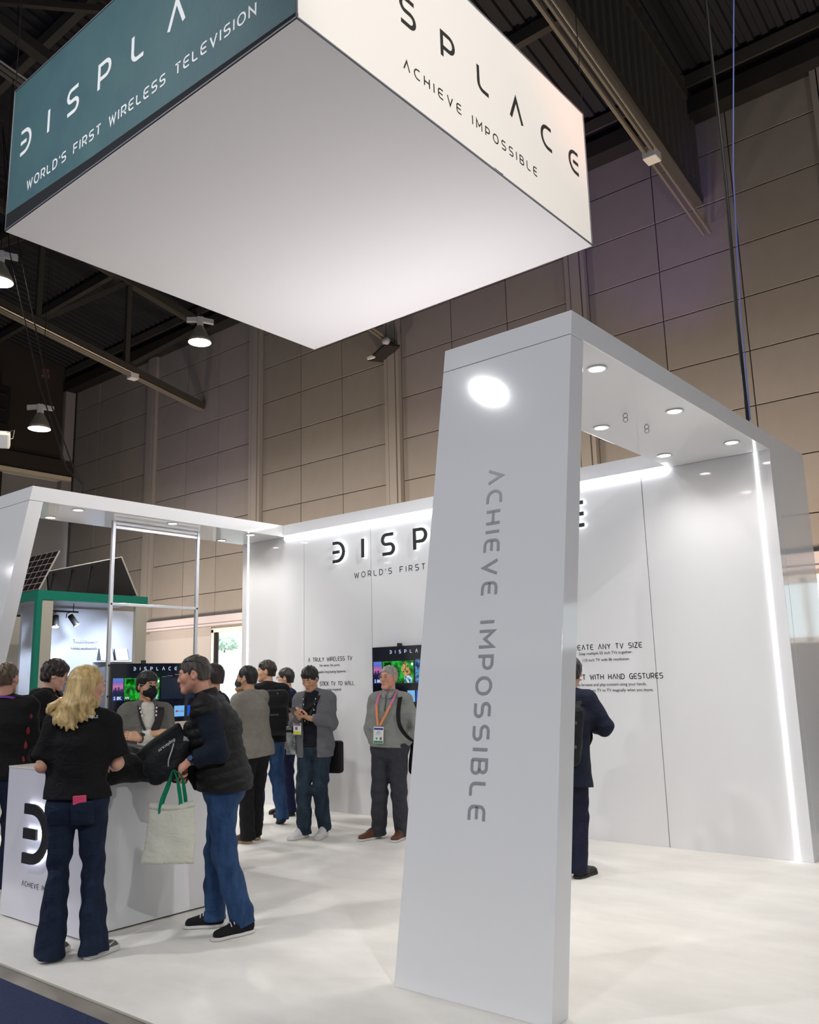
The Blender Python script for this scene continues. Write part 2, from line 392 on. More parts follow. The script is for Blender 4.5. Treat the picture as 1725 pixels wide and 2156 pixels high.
    b = MB().prism([(-.6, -1, .35), (-.6, -1, 3.2), (.85, -1, 3.25), (1.0, -1, 2.0), (1.7, -1, 1.5), (1.75, -1, .35)], (0, 2, 0)).build('body', mat('van_white', (.85, .88, .9), .3), bevel=.08); b.parent = vn
    for wx in (-.1, 1.3):
        w = MB().lathe([(.34, -.12), (.36, 0), (.34, .12)], (wx, -1.0, .36), (0, 1, 0), 16).build('wheel', BLACK); w.parent = vn
    ws = MB().box((-.4, -1.02, 2.2), (-.05, -.99, 2.8)).build('side_window', BLACKG); ws.parent = vn
    bd = empty('brick_building', (-40.2, 32.5, -.05)); tag(bd, 'brown brick building top beyond the parked van', 'building')
    bb = MB().box((-.4, -1, 0), (3.5, 1, 3.15)).build('wall', mat('brown_brick', (.40, .25, .16), .8, var=.3, vscale=8)); bb.parent = bd
    bb = MB().box((-.4, -1.02, 1.2), (3.5, -.99, 2.6)).build('shopfront', mat('dark_shopfront', (.10, .11, .13), .3)); bb.parent = bd
    # roof deck, corrugated, rising away from the wall
    def zr(y): return 14.95+.2*(18-y)
    dk = MB(); xs = []; x = -34.0; k = 0
    while x < 13:
        xs += [(x, 0), (x+.13, 0), (x+.16, .06), (x+.29, .06)]; x += .32
    n = len(xs); vs = [(a, 18.3, zr(18.3)+h) for a, h in xs]+[(a, -22, zr(-22)+h) for a, h in xs]
    dk.add(vs, [(i, i+1, n+i+1, n+i) for i in range(n-1)])
    struct(dk.build('ceiling', DECK))
    # trusses
    def truss(X, zb, curtain, label):
        t = empty('roof_truss', (X, 18, zb)); tag(t, label, 'truss', 'roof trusses running up from the hall wall')
        yb = lambda y, z0: (0, y-18, z0-zb+.2*(18-y))
        y1 = -6.0
        def bar(name, a, b, w, h):
            a = Vector(a); b = Vector(b); m = MB(); d = (b-a).normalized(); sx = Vector((1, 0, 0)); u = sx.cross(d).normalized()
            P = []
            for p in (a, b):
                for i, j in ((-1, -1), (1, -1), (1, 1), (-1, 1)): P.append(p+sx*w/2*i+u*h/2*j)
            m.hexa([P[0], P[1], P[2], P[3], P[4], P[5], P[6], P[7]]); o = m.build(name, STEEL); o.parent = t; return o
        bar('bottom_chord', yb(17.95, zb), yb(y1, zb), .26, .22); bar('top_chord', yb(17.95, 14.35), yb(y1, 14.35), .3, .26)
        ys = [17.9-3.07*k for k in range(8)]
        for i, y in enumerate(ys):
            if i or curtain: bar('post', yb(y, zb), yb(y, 14.35), .16, .16)
            if i+1 < len(ys): bar('brace', yb(ys[i], 14.35), yb(ys[i+1], zb), .14, .14)
        if curtain:
            m = MB(); y = 17.9; pts = []
            while y > -5:
                pts += [(y, .02), (y-.14, .02), (y-.17, -.05), (y-.31, -.05)]; y -= .34
            n = len(pts); vs = [(.1+h, y-18, zb-zb+.12+.2*(18-y)) for y, h in pts]+[(.1+h, y-18, 14.8-zb+.2*(18-y)) for y, h in pts]
            m.add(vs, [(i, i+1, n+i+1, n+i) for i in range(n-1)]); o = m.build('draft_curtain', mat('ribbed_curtain_metal', (.070, .066, .060), .6)); o.parent = t
        return t
    truss(-6.1, 12.0, True, 'dark truss with a ribbed metal curtain, above the white face of the hanging sign')
    truss(-15.25, 12.0, False, 'dark roof truss mostly hidden above the hanging sign')
    truss(-24.24, 11.3, False, 'dark roof truss over the far stand with green beams')
    for i, y in enumerate([17.6-3.07*k for k in range(7)]):
        p = MB().box((-33.3, y-.09, 14.55+.2*(18-y)), (12.8, y+.09, 14.85+.2*(18-y))).build('roof_purlin', STEEL)
        tag(p, ('first', 'second', 'third', 'fourth', 'fifth', 'sixth', 'seventh')[i]+' dark roof purlin out from the hall wall, lying over the trusses', 'purlin', 'purlins under the roof deck')
    # the slotted conduit rails that hang below the trusses
    for X, lab in ((-5.95, 'pale conduit rail sloping down past the white face of the sign'), (-15.25, 'conduit rail end with a small lamp below the sign corner'), (-24.24, 'thin pale conduit rail sloping down over the far stand')):
        t = empty('conduit_rail', (X, 17.9, 11.17)); tag(t, lab, 'conduit', None)
        m = MB(); 
        for dx in (-.07, .07): m.tube([(dx, 0, 0), (dx, -20, 3.8)], .045, 6)
        o = m.build('rail', mat('rail_steel', (.17, .155, .13), .5, metal=.4)); o.parent = t
        m = MB()
        for dx in (-.12, .12): m.tube([(dx, -2.9, .60), (dx, -20, 3.88)], .028, 6)
        o = m.build('conduit', mat('bright_conduit', (.55, .52, .46), .35, metal=.7)); o.parent = t
        o = MB().box((-.14, -2.95, .42), (.14, -2.65, .62)).build('junction_box', mat('light_grey_box', (.7, .7, .7), .5), bevel=.02); o.parent = t
    e = empty('emergency_light', (-15.2, 17.7, 10.95)); tag(e, 'small dark flood lamp at the rail end below the sign corner', 'lamp')
    o = MB().prism([(-.75, -.1, -.22), (.1, -.3, -.02), (.32, .1, -.02), (-.4, .25, -.26)], (0, 0, .07)).build('hood', DARKM); o.parent = e
    o = MB().lathe([(.02, -.08), (.11, -.06), (.13, 0), (.11, .06), (.03, .08)], (.1, -.25, .12), (0, 1, 0), 16).build('lens', mat('pale_lens', (.34, .34, .40), .2), smooth=True); o.parent = e
    o = MB().box((-.72, -.16, -.2), (-.45, -.1, -.12)).build('sticker', mat('light_grey_box'), None); o.parent = e
build_hall()

def build_hall_lamps():
    pos = [((-15.33, 11.22, 9.22), 'high bay lamp hanging below the sign corner, in front of the hall wall'),
           ((-23.3, 11.56, 8.92), 'high bay lamp against the dark far wall above the left arch'),
           ((-15.25, 6.62, 9.02), 'high bay lamp cut off by the left edge of the photo')]
    hang = mat('lamp_white_metal', (.62, .62, .62), .4)
    for i, (p, lab) in enumerate(pos):
        t = empty('high_bay_lamp', p); tag(t, lab, 'lamp', 'high bay lamps of the hall')
        s = 1.0 if i != 1 else 1.2
        def pt(mb, name, m, **k): o = mb.build(name, m, **k); o.parent = t; o.scale = (s, s, s); return o
        pt(MB().lathe([(.07, .40), (.10, .36), (.16, .25), (.24, .08), (.265, 0), (.255, 0), (.23, .07), (.09, .34)], (0, 0, 0), n=28), 'reflector', mat('lamp_reflector', (.30, .28, .24), .35, metal=.3), smooth=True)
        pt(MB().lathe([(0, .015), (.25, .015), (.25, .0), (0, -.0)], (0, 0, 0), n=28), 'lens', mat('high_bay_glow', (1, 1, 1), .5, emit=14., emit_color=(1, .95, .84)))
        pt(MB().box((-.07, -.07, .38), (.07, .07, .62)), 'ballast_box', hang, bevel=.015)
        for sx in (-1, 1): pt(MB().hexa([(sx*.07, -.05, .50), (sx*.30, -.05, .47), (sx*.30, .05, .47), (sx*.07, .05, .50), (sx*.07, -.05, .60), (sx*.30, -.05, .57), (sx*.30, .05, .57), (sx*.07, .05, .60)]), 'side_arm', hang)
        pt(MB().tube([(0, 0, .6), (0, 0, (14.95+.2*(18-p[1])-p[2])/s-.02)], .008, 5), 'cable', DARKM); t.rotation_euler.z = R(56)
        lamp('AREA', 'high_bay_light', (p[0], p[1], p[2]-.06), 350, (1, .95, .86), .5)
    o = tag(empty('hall_sign', (-22.6, 11.3, 10.35)), 'tiny red aisle sign hanging above the far lamp', 'sign')
    b = MB().box((-.19, -.01, -.26), (.19, .01, .26)).build('board', mat('dull_red', (.045, .008, .012), .6)); b.parent = o; o.rotation_euler.z = R(58); o.scale = (.62, .62, .62)
    for tx, z in (('C5', .05), ('432', -.19)):
        l = font_mesh(tx, .25, XP, ZP, (0, -.012, z), .004, 'lettering', mat('dull_pink_print', (.22, .13, .15), .5)); l.parent = o
    l = MB().tube([(0, 0, .26), (0, 0, 10.2)], .006, 5).build('cable', DARKM); l.parent = o
    s = empty('speaker', (-18.3, 8.26, 6.92)); tag(s, 'white speaker box tilted on a chain at the left edge', 'speaker'); s.rotation_euler = (R(32), 0, R(60))
    b = MB().box((-.55, -.12, -.17), (.16, .12, .17)).build('cabinet', mat('speaker_white', (.62, .60, .53), .5), bevel=.02); b.parent = s
    b = MB().box((-.5, -.13, -.15), (.12, -.115, .15)).build('grille', mat('speaker_grey', (.4, .4, .42), .7)); b.parent = s
    b = MB().tube([(.1, 0, .17), (.25, 0, .24), (.22, 0, .05), (.16, 0, .02)], .012, 6).build('bracket', CHROME); b.parent = s
    h = empty('air_handler', (-33.0, 13.0, 12.3)); tag(h, 'black framed air unit on the dark far wall', 'air unit')
    b = MB().box((0, -5, -.9), (.5, 1.9, 1.0)).build('casing', BLACK, bevel=.05); b.parent = h
    for z in (-.6, 0, .6): q = MB().tube([(.55, -5, z), (.55, 1.7, z)], .06, 6).build('rail', DARKM); q.parent = h
build_hall_lamps()

# loose cables hanging from the roof onto the arches
def hang(name, pts, r, m, label):
    o = MB().tube(pts, r, 6).build(name, m, smooth=True); tag(o, label, 'cable'); return o
hang('power_cable', [(-2.245, 7.32, 3.655), (-2.25, 7.33, 4.6), (-2.24, 7.38, 5.9), (-2.26, 7.42, 8.2), (-2.25, 7.5, 13), (-2.25, 7.5, 17)], .016, BLACK, 'thick black cable rising from the top of the arch nearest the viewer')
hang('data_cable', [(-2.21, 7.27, 3.655), (-2.20, 7.28, 4.6), (-2.16, 7.36, 6.0), (-2.0, 7.42, 7.8), (-1.98, 7.5, 17)], .006, mat('blue_cable', (.16, .22, .62), .5), 'thin blue cable beside the thick black one')
for k, dx in enumerate((0, .35)):
    hang('power_cable', [(-9.0, 5.02, 3.655), (-9.0, 5.02, 3.85), (-9.4-dx*.4, 5.1, 4.15), (-10.4-dx, 5.3, 5.2+dx), (-14.5-dx, 6.6, 9.5), (-20, 8.5, 15.5)], .009, DARKM, ('black cable drooping onto the far arch', 'second black cable drooping onto the far arch, a little higher')[k])

# ------------------------------------------------------------------ carpets
wc = MB().box((-9.75, 2.59, -.012), (3.5, 9.2, 0)).build('booth_carpet', mat('white_carpet', (.88, .85, .79), .95, var=.13, vscale=1.5, var_color=(.75, .72, .665), bump=.5, bscale=260, bdist=.004, sheen=.2, stretch=(1, 1.8, 1)))
tag(wc, 'white carpet with faint grey smudges covering the stand floor', 'carpet')
tp = MB().box((-9.75, 2.585, -.010), (3.5, 2.592, -.0005)).build('edge_strip', mat('carpet_edge', (.5, .47, .42), .8), wc)
ac = MB().box((-30, -20, -.012), (14, 2.46, .002)).build('aisle_carpet', mat('navy_carpet', (.009, .015, .055), .95, var=.5, vscale=130, bump=1., bscale=150, bdist=.012, var_color=(.026, .042, .125)))
tag(ac, 'navy blue aisle carpet across a strip of bare concrete', 'carpet')

# ------------------------------------------------------------------ the stand
YW = 7.80; SL = .1726; ZB, ZT = 3.50, 3.655
def fy(z): return 3.62+SL*z
def portal(x0, x1, label, outer):
    t = empty('portal_arch', ((x0+x1)/2, 5.7, 0)); tag(t, label, 'arch', 'glossy white arches of the stand')
    def leg(za, zb, xa, xb, y_off=0., th=.15):
        return MB().hexa([(xa, fy(za)+y_off, za), (xb, fy(za)+y_off, za), (xb, fy(za)+y_off+th, za), (xa, fy(za)+y_off+th, za),
                          (xa, fy(zb)+y_off, zb), (xb, fy(zb)+y_off, zb), (xb, fy(zb)+y_off+th, zb), (xa, fy(zb)+y_off+th, zb)])
    leg(0, ZB-.004, x0, x1).build('front_leg', GLOSS, t, bevel=.003)
    b = MB().hexa([(x0, fy(ZB), ZB), (x1, fy(ZB), ZB), (x1, YW-.002, ZB), (x0, YW-.002, ZB), (x0, fy(ZT), ZT), (x1, fy(ZT), ZT), (x1, YW-.002, ZT), (x0, YW-.002, ZT)])
    b.build('beam', GLOSS, t, bevel=.003)
    xo = x1 if outer > 0 else x0; xi = xo-outer*.125
    a, c = min(xo, xi), max(xo, xi)
    MB().box((a, YW, 0), (c, YW+.13, ZT)).build('rear_leg', GLOSS, t, bevel=.003)
    MB().box((a, YW+.134, 0), (c, 8.88, ZT)).build('side_wall', GLOSS, t, bevel=.003)
    # vertical strip of light between the wall and the rear leg
    MB().box((xi-.009, YW-.008, .0), (xi+.009, YW+.03, ZB-.002)).build('led_strip', LED, t)
    for xx in ((x0+x1)/2-.305, (x0+x1)/2+.305):
        for yy in (4.85, 6.09, 7.31):
            d = MB().lathe([(.066, 0), (.07, -.006), (.055, -.010), (.052, 0)], (xx, yy, ZB-.0005), n=24).build('downlight', MATTEW, t, smooth=True, loc=(xx, yy, ZB))
            MB().lathe([(0, -.004), (.052, -.004), (.052, -.001), (0, -.001)], (xx, yy, ZB), n=24).build('lens', LENS, d)
            lamp('SPOT', 'downlight_beam', (xx, yy, ZB-.02), 24 if yy > 7 else 46, (1, .965, .94), .05, spot=135, blend=.9)
    return t
PR = portal(-3.17, -2.235, 'tall glossy white arch with grey vertical lettering on its leaning leg', 1)
PL = portal(-9.53, -8.63, 'glossy white arch on the far side, its leaning leg cut by the left edge', -1)
# lettering down the leaning leg
up = Vector((0, SL, 1)).normalized()
for c, x in layout('ACHIEVE IMPOSSIBLE', .092, 1.94):
    m = MB(); glyph_into(m, c, Vector((-2.757, fy(2.745)-.001, 2.745))-up*x, -up, Vector(XP), (-up).cross(Vector(XP)), .092, .0165, .0015); m.build('letter', GREYPRINT, PR)
for (xx, yy) in ((-2.70, 5.88), (-2.71, 6.28)):
    h = MB()
    for dz in (-.02, -.052):
        pts = [(xx+.018*math.cos(a), yy, ZB+dz+.018*math.sin(a)) for a in [k*math.pi/8 for k in range(17)]]
        h.tube(pts, .0028, 5, cap=False)
    h.build('hanging_ring', mat('hook_metal', (.25, .25, .26), .4, metal=.8), PR, smooth=True)

# back wall of the stand: six panels, header, cove light
bwl = empty('display_wall', (-5.88, YW, 0)); tag(bwl, 'glossy white back wall with lit header and black captions', 'display wall')
xs = [-9.405, -8.27, -7.07, -5.87, -4.67, -3.467, -2.36]
for i, (a, b) in enumerate(zip(xs[:-1], xs[1:])):
    MB().box((a+.0035, YW, 0), (b-.0035, YW+.03, ZB)).build('wall_panel', GLOSS, bwl, bevel=.002)
MB().box((-9.40, YW+.035, 0), (-2.365, YW+.09, ZT)).build('backing', JOINT, bwl)
MB().box((-8.628, YW-.05, ZB+.012), (-3.172, YW+.10, ZT)).build('header', MATTEW, bwl, bevel=.003)
MB().box((-8.62, YW-.035, ZB-.045), (-3.18, YW-.002, ZB+.010)).build('led_strip', LED, bwl)
TXT = mat('black_vinyl', (.01, .01, .011), .4)
line_mesh(MB(), "WORLD'S FIRST WIRELESS TELEVISION", (-7.35, YW-.0005, 2.820), XP, ZP, .066, 2.94, .0095, .0012).build('caption', TXT, bwl)
def info(cx, items):
    for kind, txt, z, h, wd in items:
        if kind == 'H': line_mesh(MB(), txt, (cx-wd/2, YW-.0005, z), XP, ZP, h, wd, h*.16, .0012, .84).build('caption', TXT, bwl)
        else: font_mesh(txt, h, XP, ZP, (cx, YW-.0015, z), .001, 'small_print', TXT, bwl)
info(-7.80, [('H', 'A TRULY WIRELESS TV', 1.812, .047, .78), ('T', 'No wires. No ports.', 1.745, .044, 0), ('T', 'Swappable long-lasting batteries.', 1.665, .044, 0),
             ('H', 'EASILY STICK TV TO WALL', 1.508, .047, .84), ('T', 'No mounting required.', 1.445, .044, 0)])
info(-3.98, [('H', 'CREATE ANY TV SIZE', 1.803, .047, .78), ('T', 'Snap multiple 55 inch TVs together.', 1.752, .040, 0), ('T', '110 inch TV with 8k resolution.', 1.687, .040, 0)])
info(-3.965, [('H', 'INTERACT WITH HAND GESTURES', 1.510, .047, 1.12), ('T', 'Easily browse and play content using your hands.', 1.447, .040, 0), ('T', 'Move content from TV to TV magically when you move.', 1.392, .040, 0)])
# halo-lit logo letters standing off the wall
lg = empty('logo_sign', (-5.89, YW, 3.06)); tag(lg, 'black halo lit letters standing off the white back wall', 'sign')
def logo_letters(parent, pos, X, Y, h, total, stroke, stand=.028, depth=.022, names='letter', txt='dISPLACe'):
    X = Vector(X); Y = Vector(Y); N = X.cross(Y)
    for c, x in layout(txt, h, total, 1.0):
        m = MB(); glyph_into(m, c, Vector(pos)+X*x, X, Y, N, h, stroke, depth, 1., stand); o = m.build(names, BLACK, parent)
        m = MB(); glyph_into(m, c, Vector(pos)+X*x, X, Y, N, h, stroke*.55, stand-.010, 1., .006); m.build('halo_light', HALO, o)
logo_letters(lg, (-7.687, YW, 3.058), XP, ZP, .235, 3.59, .038)

# hanging sign
def hanging_sign():
    x0, x1, y0, y1, z0, z1 = -8.06, -3.81, 3.53, 7.80, 6.05, 7.63
    t = empty('hanging_sign', ((x0+x1)/2, (y0+y1)/2, z0)); tag(t, 'square hanging fabric sign, teal front and white side, over the stand', 'hanging sign')
    teal = mat('teal_print', (.038, .098, .122), .55, var=.3, vscale=1.6, var_color=(.055, .130, .140), bump=.15, bscale=30)
    whitef = mat('white_stretch_fabric', (.83, .80, .78), .85, bump=.05, bscale=4)
    # slightly bowed cloth faces
    def cloth(p00, p10, p11, p01, bow, n, m, name):
        mb = MB(); P = [Vector(p) for p in (p00, p10, p11, p01)]; nrm = (P[1]-P[0]).cross(P[3]-P[0]).normalized(); vs = []; K = 16
        for j in range(K+1):
            for i in range(K+1):
                u, v = i/K, j/K; p = P[0]*(1-u)*(1-v)+P[1]*u*(1-v)+P[2]*u*v+P[3]*(1-u)*v
                vs.append(p+nrm*bow*(math.sin(math.pi*u)*math.sin(math.pi*v)))
        mb.add(vs, [(j*(K+1)+i, j*(K+1)+i+1, (j+1)*(K+1)+i+1, (j+1)*(K+1)+i) for j in range(K) for i in range(K)])
        return mb.build(name, m, t, smooth=True)
    f = cloth((x0, y0, z0+.02), (x1, y0, z0+.02), (x1, y0, z1), (x0, y0, z1), 0, 0, teal, 'front_fabric')
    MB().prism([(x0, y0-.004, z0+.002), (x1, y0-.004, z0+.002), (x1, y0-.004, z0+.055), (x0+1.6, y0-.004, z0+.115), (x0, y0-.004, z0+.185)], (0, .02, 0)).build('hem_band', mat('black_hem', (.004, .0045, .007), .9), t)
    cloth((x1, y0, z0+.02), (x1, y1, z0+.02), (x1, y1, z1), (x1, y0, z1), 0, 0, whitef, 'side_fabric')
    cloth((x1, y1, z0), (x0, y1, z0), (x0, y1, z1), (x1, y1, z1), 0, 0, teal, 'rear_fabric')
    cloth((x0, y1, z0), (x0, y0, z0), (x0, y0, z1), (x0, y1, z1), 0, 0, whitef, 'far_side_fabric')
    cloth((x0, y1, z0), (x1, y1, z0), (x1, y0, z0), (x0, y0, z0), .05, 0, whitef, 'bottom_fabric')
    fr = MB()
    for a, b in (((x0, y0), (x1, y0)), ((x1, y0), (x1, y1)), ((x1, y1), (x0, y1)), ((x0, y1), (x0, y0))):
        for z in (z0+.015, z1): fr.tube([(a[0], a[1], z), (b[0], b[1], z)], .009, 6)
    for a in ((x0, y0), (x1, y0), (x1, y1), (x0, y1)): fr.tube([(a[0], a[1], z0+.015), (a[0], a[1], z1)], .009, 6)
    fr.build('frame_piping', mat('pale_piping', (.20, .21, .24), .6), t, smooth=True)
    for a in ((x0, y0), (x1, y0), (x1, y1), (x0, y1)): MB().tube([(*a, z1), (*a, 16.8)], .005, 5).build('suspension_cable', DARKM, t)
    gp = MB(); gp.add([(x1+.004, 6.02+.075*math.cos(a), z0+.035-.022*abs(math.sin(a))*(1 if a <= math.pi else .25)) for a in [k*math.pi/8 for k in range(16)]], [tuple(range(16))]); gp.build('fabric_gap', BLACK, t)
    wht = mat('white_print', (.85, .85, .85), .5)
    for c, x in layout('dISPLACe', .245, 3.83): m = MB(); glyph_into(m, c, Vector((-7.85+x, y0-.0015, 6.803)), Vector(XP), Vector(ZP), Vector((0, -1, 0)), .245, .041, .0012); m.build('letter', wht, t)
    line_mesh(MB(), "WORLD'S FIRST WIRELESS TELEVISION", (-7.655, y0-.0015, 6.345), XP, ZP, .092, 3.41, .0165, .0012).build('lettering', wht, t)
    blk = mat('black_print', (.03, .028, .027), .5)
    for c, x in layout('dISPLACe', .235, 3.865): m = MB(); glyph_into(m, c, Vector((x1+.0005, 3.74+x, 6.79)), Vector(YP), Vector(ZP), Vector((1, 0, 0)), .235, .040, .0012); m.build('letter', blk, t)
    line_mesh(MB(), 'ACHIEVE IMPOSSIBLE', (x1+.0005, 4.69, 6.355), YP, ZP, .085, 2.025, .0135, .0012).build('lettering', blk, t)
    lamp('SPOT', 'assumed_warm_spot', (3.0, 13.5, 7.5), 1500, (1.0, .42, .28), .15, target=(x1, 8.3, 7.9), spot=20, blend=1.)  # assumed warm spot, added to tint the far top of the white face
hanging_sign()
# another stand's white hanging sign, behind the photographer; it shows as the pale field in the glossy leg
ns = tag(MB().box((-17.5, -9.0, 6.1), (-8.2, -8.2, 8.4)).build('hanging_sign', mat('white_stretch_fabric')), 'white hanging sign of a stand behind the viewer, seen only as a reflection', 'hanging sign')
# ------------------------------------------------------------------ televisions
def tile_mat(name, cols, scale, emit, kind='noise', stretch=(1, 1, 1)):
    """a lit picture tile: a colour ramp over a procedural pattern"""
    m = bpy.data.materials.new(name); m.use_nodes = True; nt = m.node_tree; b = nt.nodes['Principled BSDF']; L = nt.links.new
    tc = nt.nodes.new('ShaderNodeTexCoord'); mp = nt.nodes.new('ShaderNodeMapping'); L(tc.outputs['Object'], mp.inputs[0]); mp.inputs['Scale'].default_value = stretch
    if kind == 'grad':
        sp = nt.nodes.new('ShaderNodeSeparateXYZ'); L(tc.outputs['Object'], sp.inputs[0]); mr = nt.nodes.new('ShaderNodeMapRange')
        mr.inputs[1].default_value = scale[0]; mr.inputs[2].default_value = scale[1]; L(sp.outputs['Z'], mr.inputs[0]); f = mr.outputs[0]
    else:
        n = nt.nodes.new('ShaderNodeTexVoronoi' if kind == 'voronoi' else 'ShaderNodeTexNoise'); n.inputs['Scale'].default_value = scale; L(mp.outputs[0], n.inputs['Vector'])
        if kind == 'noise': n.inputs['Detail'].default_value = 4
        f = n.outputs['Distance'] if kind == 'voronoi' else n.outputs['Fac']
    cr = nt.nodes.new('ShaderNodeValToRGB'); L(f, cr.inputs[0]); e = cr.color_ramp.elements
    while len(e) < len(cols): e.new(.5)
    for i, (p, c) in enumerate(cols): e[i].position = p; e[i].color = (*c, 1)
    b.inputs['Base Color'].default_value = (.01, .01, .01, 1); b.inputs['Roughness'].default_value = .15
    L(cr.outputs[0], b.inputs['Emission Color']); b.inputs['Emission Strength'].default_value = emit
    return m
SCR = mat('tv_black_glass', (.004, .004, .006), .08, emit=.01, emit_color=(.2, .3, .6))
LOGO_L = mat('lit_logo', (.1, .1, .1), .3, emit=.75, emit_color=(.50, .68, 1.0))
CITY = tile_mat('tile_city_dusk', [(0, (.005, .04, .25)), (.35, (.004, .012, .12)), (.5, (.30, .10, .34)), (.62, (.55, .16, .36)), (.8, (.16, .13, .52)), (1, (.06, .22, .62))], (.27, .53), .8, 'grad')
JUNG = tile_mat('tile_green_leaves', [(.35, (.0, .03, .0)), (.5, (.0, .22, .01)), (.62, (.01, .55, .04)), (.75, (.02, .25, .02))], 16, .8)
CATM = tile_mat('tile_spotted_cat', [(.0, (.01, .006, .004)), (.30, (.02, .012, .006)), (.40, (.42, .22, .05)), (.7, (.62, .42, .16))], 42, .7, 'voronoi')
SNOW = tile_mat('tile_pale_paws', [(.40, (.02, .10, .18)), (.5, (.25, .50, .66)), (.6, (.62, .80, .90))], 30, .8)
BLUEA = tile_mat('tile_blue_film', [(.38, (.0, .01, .03)), (.5, (.01, .10, .34)), (.6, (.10, .40, .70)), (.72, (.03, .12, .10))], 14, .8)
PRIME = tile_mat('tile_deep_blue', [(0, (.0, .06, .55)), (1, (.0, .10, .62))], 3, .8)
PALEB = tile_mat('tile_pale_blue', [(0, (.16, .42, .78)), (1, (.18, .44, .8))], 3, .9)
DIMT = tile_mat('tile_dim_blue', [(0, (.003, .006, .02)), (1, (.006, .012, .03))], 3, .8)
WTXT = mat('lit_white_text', (.1, .1, .1), .4, emit=.9, emit_color=(.8, .9, 1))
def make_tv(loc, rz, label, third=True):
    """local: u along +X, v along +Z, front faces -Y"""
    t = empty('television', loc, rz); tag(t, label, 'television')
    def P(o): o.parent = t; return o
    P(MB().box((0, 0, 0), (1.22, .035, .70)).build('casing', BLACK, bevel=.004))
    P(MB().box((.006, -.003, .006), (1.214, .001, .694)).build('screen', SCR))
    P(MB().box((.40, -.005, .70), (.45, .03, .735)).build('camera', BLACK, bevel=.003))
    def q(name, m, u0, v0, u1, v1, d=.0045): return P(MB().box((u0, -d, v0), (u1, -.002, v1)).build(name, m))
    P(line_mesh(MB(), 'dISPLACe', (.285, -.003, .617), XP, ZP, .036, .60, .007, .0012).build('logo', LOGO_L))
    c = q('picture_tile', CITY, .022, .272, .158, .528)
    sk = MB()
    for k, (a, hh) in enumerate(((.03, .05), (.05, .075), (.07, .045), (.09, .082), (.112, .05), (.135, .06))): sk.box((a, -.0055, .31), (a+.016, -.0044, .345+hh))
    P(sk.build('skyline', mat('tile_skyline', (.004, .01, .05), .3)))
    P(font_mesh('S 8K', .055, XP, ZP, (.088, -.0046, .283), .001, 'tile_text', WTXT))
    q('picture_tile', JUNG, .172, .272, .645, .528)
    cat = MB(); cat.prism([(.49, -.0046, .50), (.53, -.0046, .512), (.575, -.0046, .45), (.61, -.0046, .36), (.60, -.0046, .31), (.52, -.0046, .33), (.46, -.0046, .42)], (0, -.0008, 0)); P(cat.build('tile_picture', CATM))
    sn = MB(); sn.prism([(.50, -.0056, .345), (.57, -.0056, .36), (.625, -.0056, .33), (.62, -.0056, .275), (.52, -.0056, .275)], (0, -.0006, 0)); P(sn.build('tile_picture', SNOW))
    for cx in (.53, .625): P(MB().lathe([(0, -.0052), (.017, -.0052), (.017, -.0046)], (cx, 0, .487), (0, 1, 0), 16).build('tile_badge', WTXT))
    q('tile_frame', mat('tile_black', (.004, .004, .004), .3), .20, .455, .30, .515); P(font_mesh('AN', .04, XP, ZP, (.21, -.0046, .288), .001, 'tile_text', WTXT))
    q('picture_tile', BLUEA if third else DIMT, .67, .272, .99, .528); q('picture_tile', DIMT, 1.005, .272, 1.19, .528)
    q('app_tile', PALEB, .545, .06, .655, .188); P(font_mesh('tv', .05, XP, ZP, (.6, -.0046, .105), .001, 'tile_text', mat('tile_dark_text', (.02, .02, .05), .4)))
    q('app_tile', PRIME, .675, .06, .82, .188); P(font_mesh('prime', .044, XP, ZP, (.747, -.0046, .132), .001, 'tile_text', WTXT)); P(font_mesh('video', .044, XP, ZP, (.747, -.0046, .096), .001, 'tile_text', WTXT))
    sm = MB(); pts = [(.70+.1*k/10, -.0046, .084-.016*math.sin(math.pi*k/10)) for k in range(11)]; sm.ribbon(pts, .005, (0, 0, 1), .001); P(sm.build('tile_logo', WTXT))
    q('app_tile', PALEB, .865, .06, 1.01, .188)
    P(MB().box((.885, -.0055, .112), (.915, -.004, .134)).build('tile_logo', mat('tile_red', (.4, .01, .02), .4, emit=.3, emit_color=(.5, .02, .05)))); P(font_mesh('YouTube', .024, XP, ZP, (.96, -.0046, .114), .001, 'tile_text', mat('tile_dark_text')))
    q('app_tile', PRIME, 1.055, .06, 1.19, .188)
    for u0, u1, v in ((.68, .74, .535), (.75, .83, .545), (.86, .97, .56)): q('menu_line', mat('dim_text', (.1, .1, .1), .4, emit=.14, emit_color=(.6, .75, 1)), u0, v, u1, v+.006)
    return t
make_tv((-7.03, YW-.05, 1.245), 0, 'television on the white back wall beside the big leaning leg')
make_tv((-9.04, 5.505, 1.125), R(90), 'television in the aluminium frame under the far arch', False)
fr = empty('aluminium_frame', (-9.09, 6.1, 0)); tag(fr, 'slim aluminium frame of posts and bars under the far arch', 'frame')
for y in (5.49, 6.70): MB().box((-9.115, y-.02, 0), (-9.075, y+.02, 3.5)).build('post', ALU, fr, bevel=.004)
for z in (2.51, 3.475, 3.425, .06): MB().box((-9.11, 5.51, z-.017), (-9.08, 6.68, z+.017)).build('crossbar', ALU, fr, bevel=.003)
for y in (5.49, 6.70):
    for z in (2.51, 1.80, 1.45): MB().lathe([(0, .003), (.012, .003), (.013, 0)], (-9.075, y, z), (1, 0, 0), 10).build('bolt', BLACK, fr)

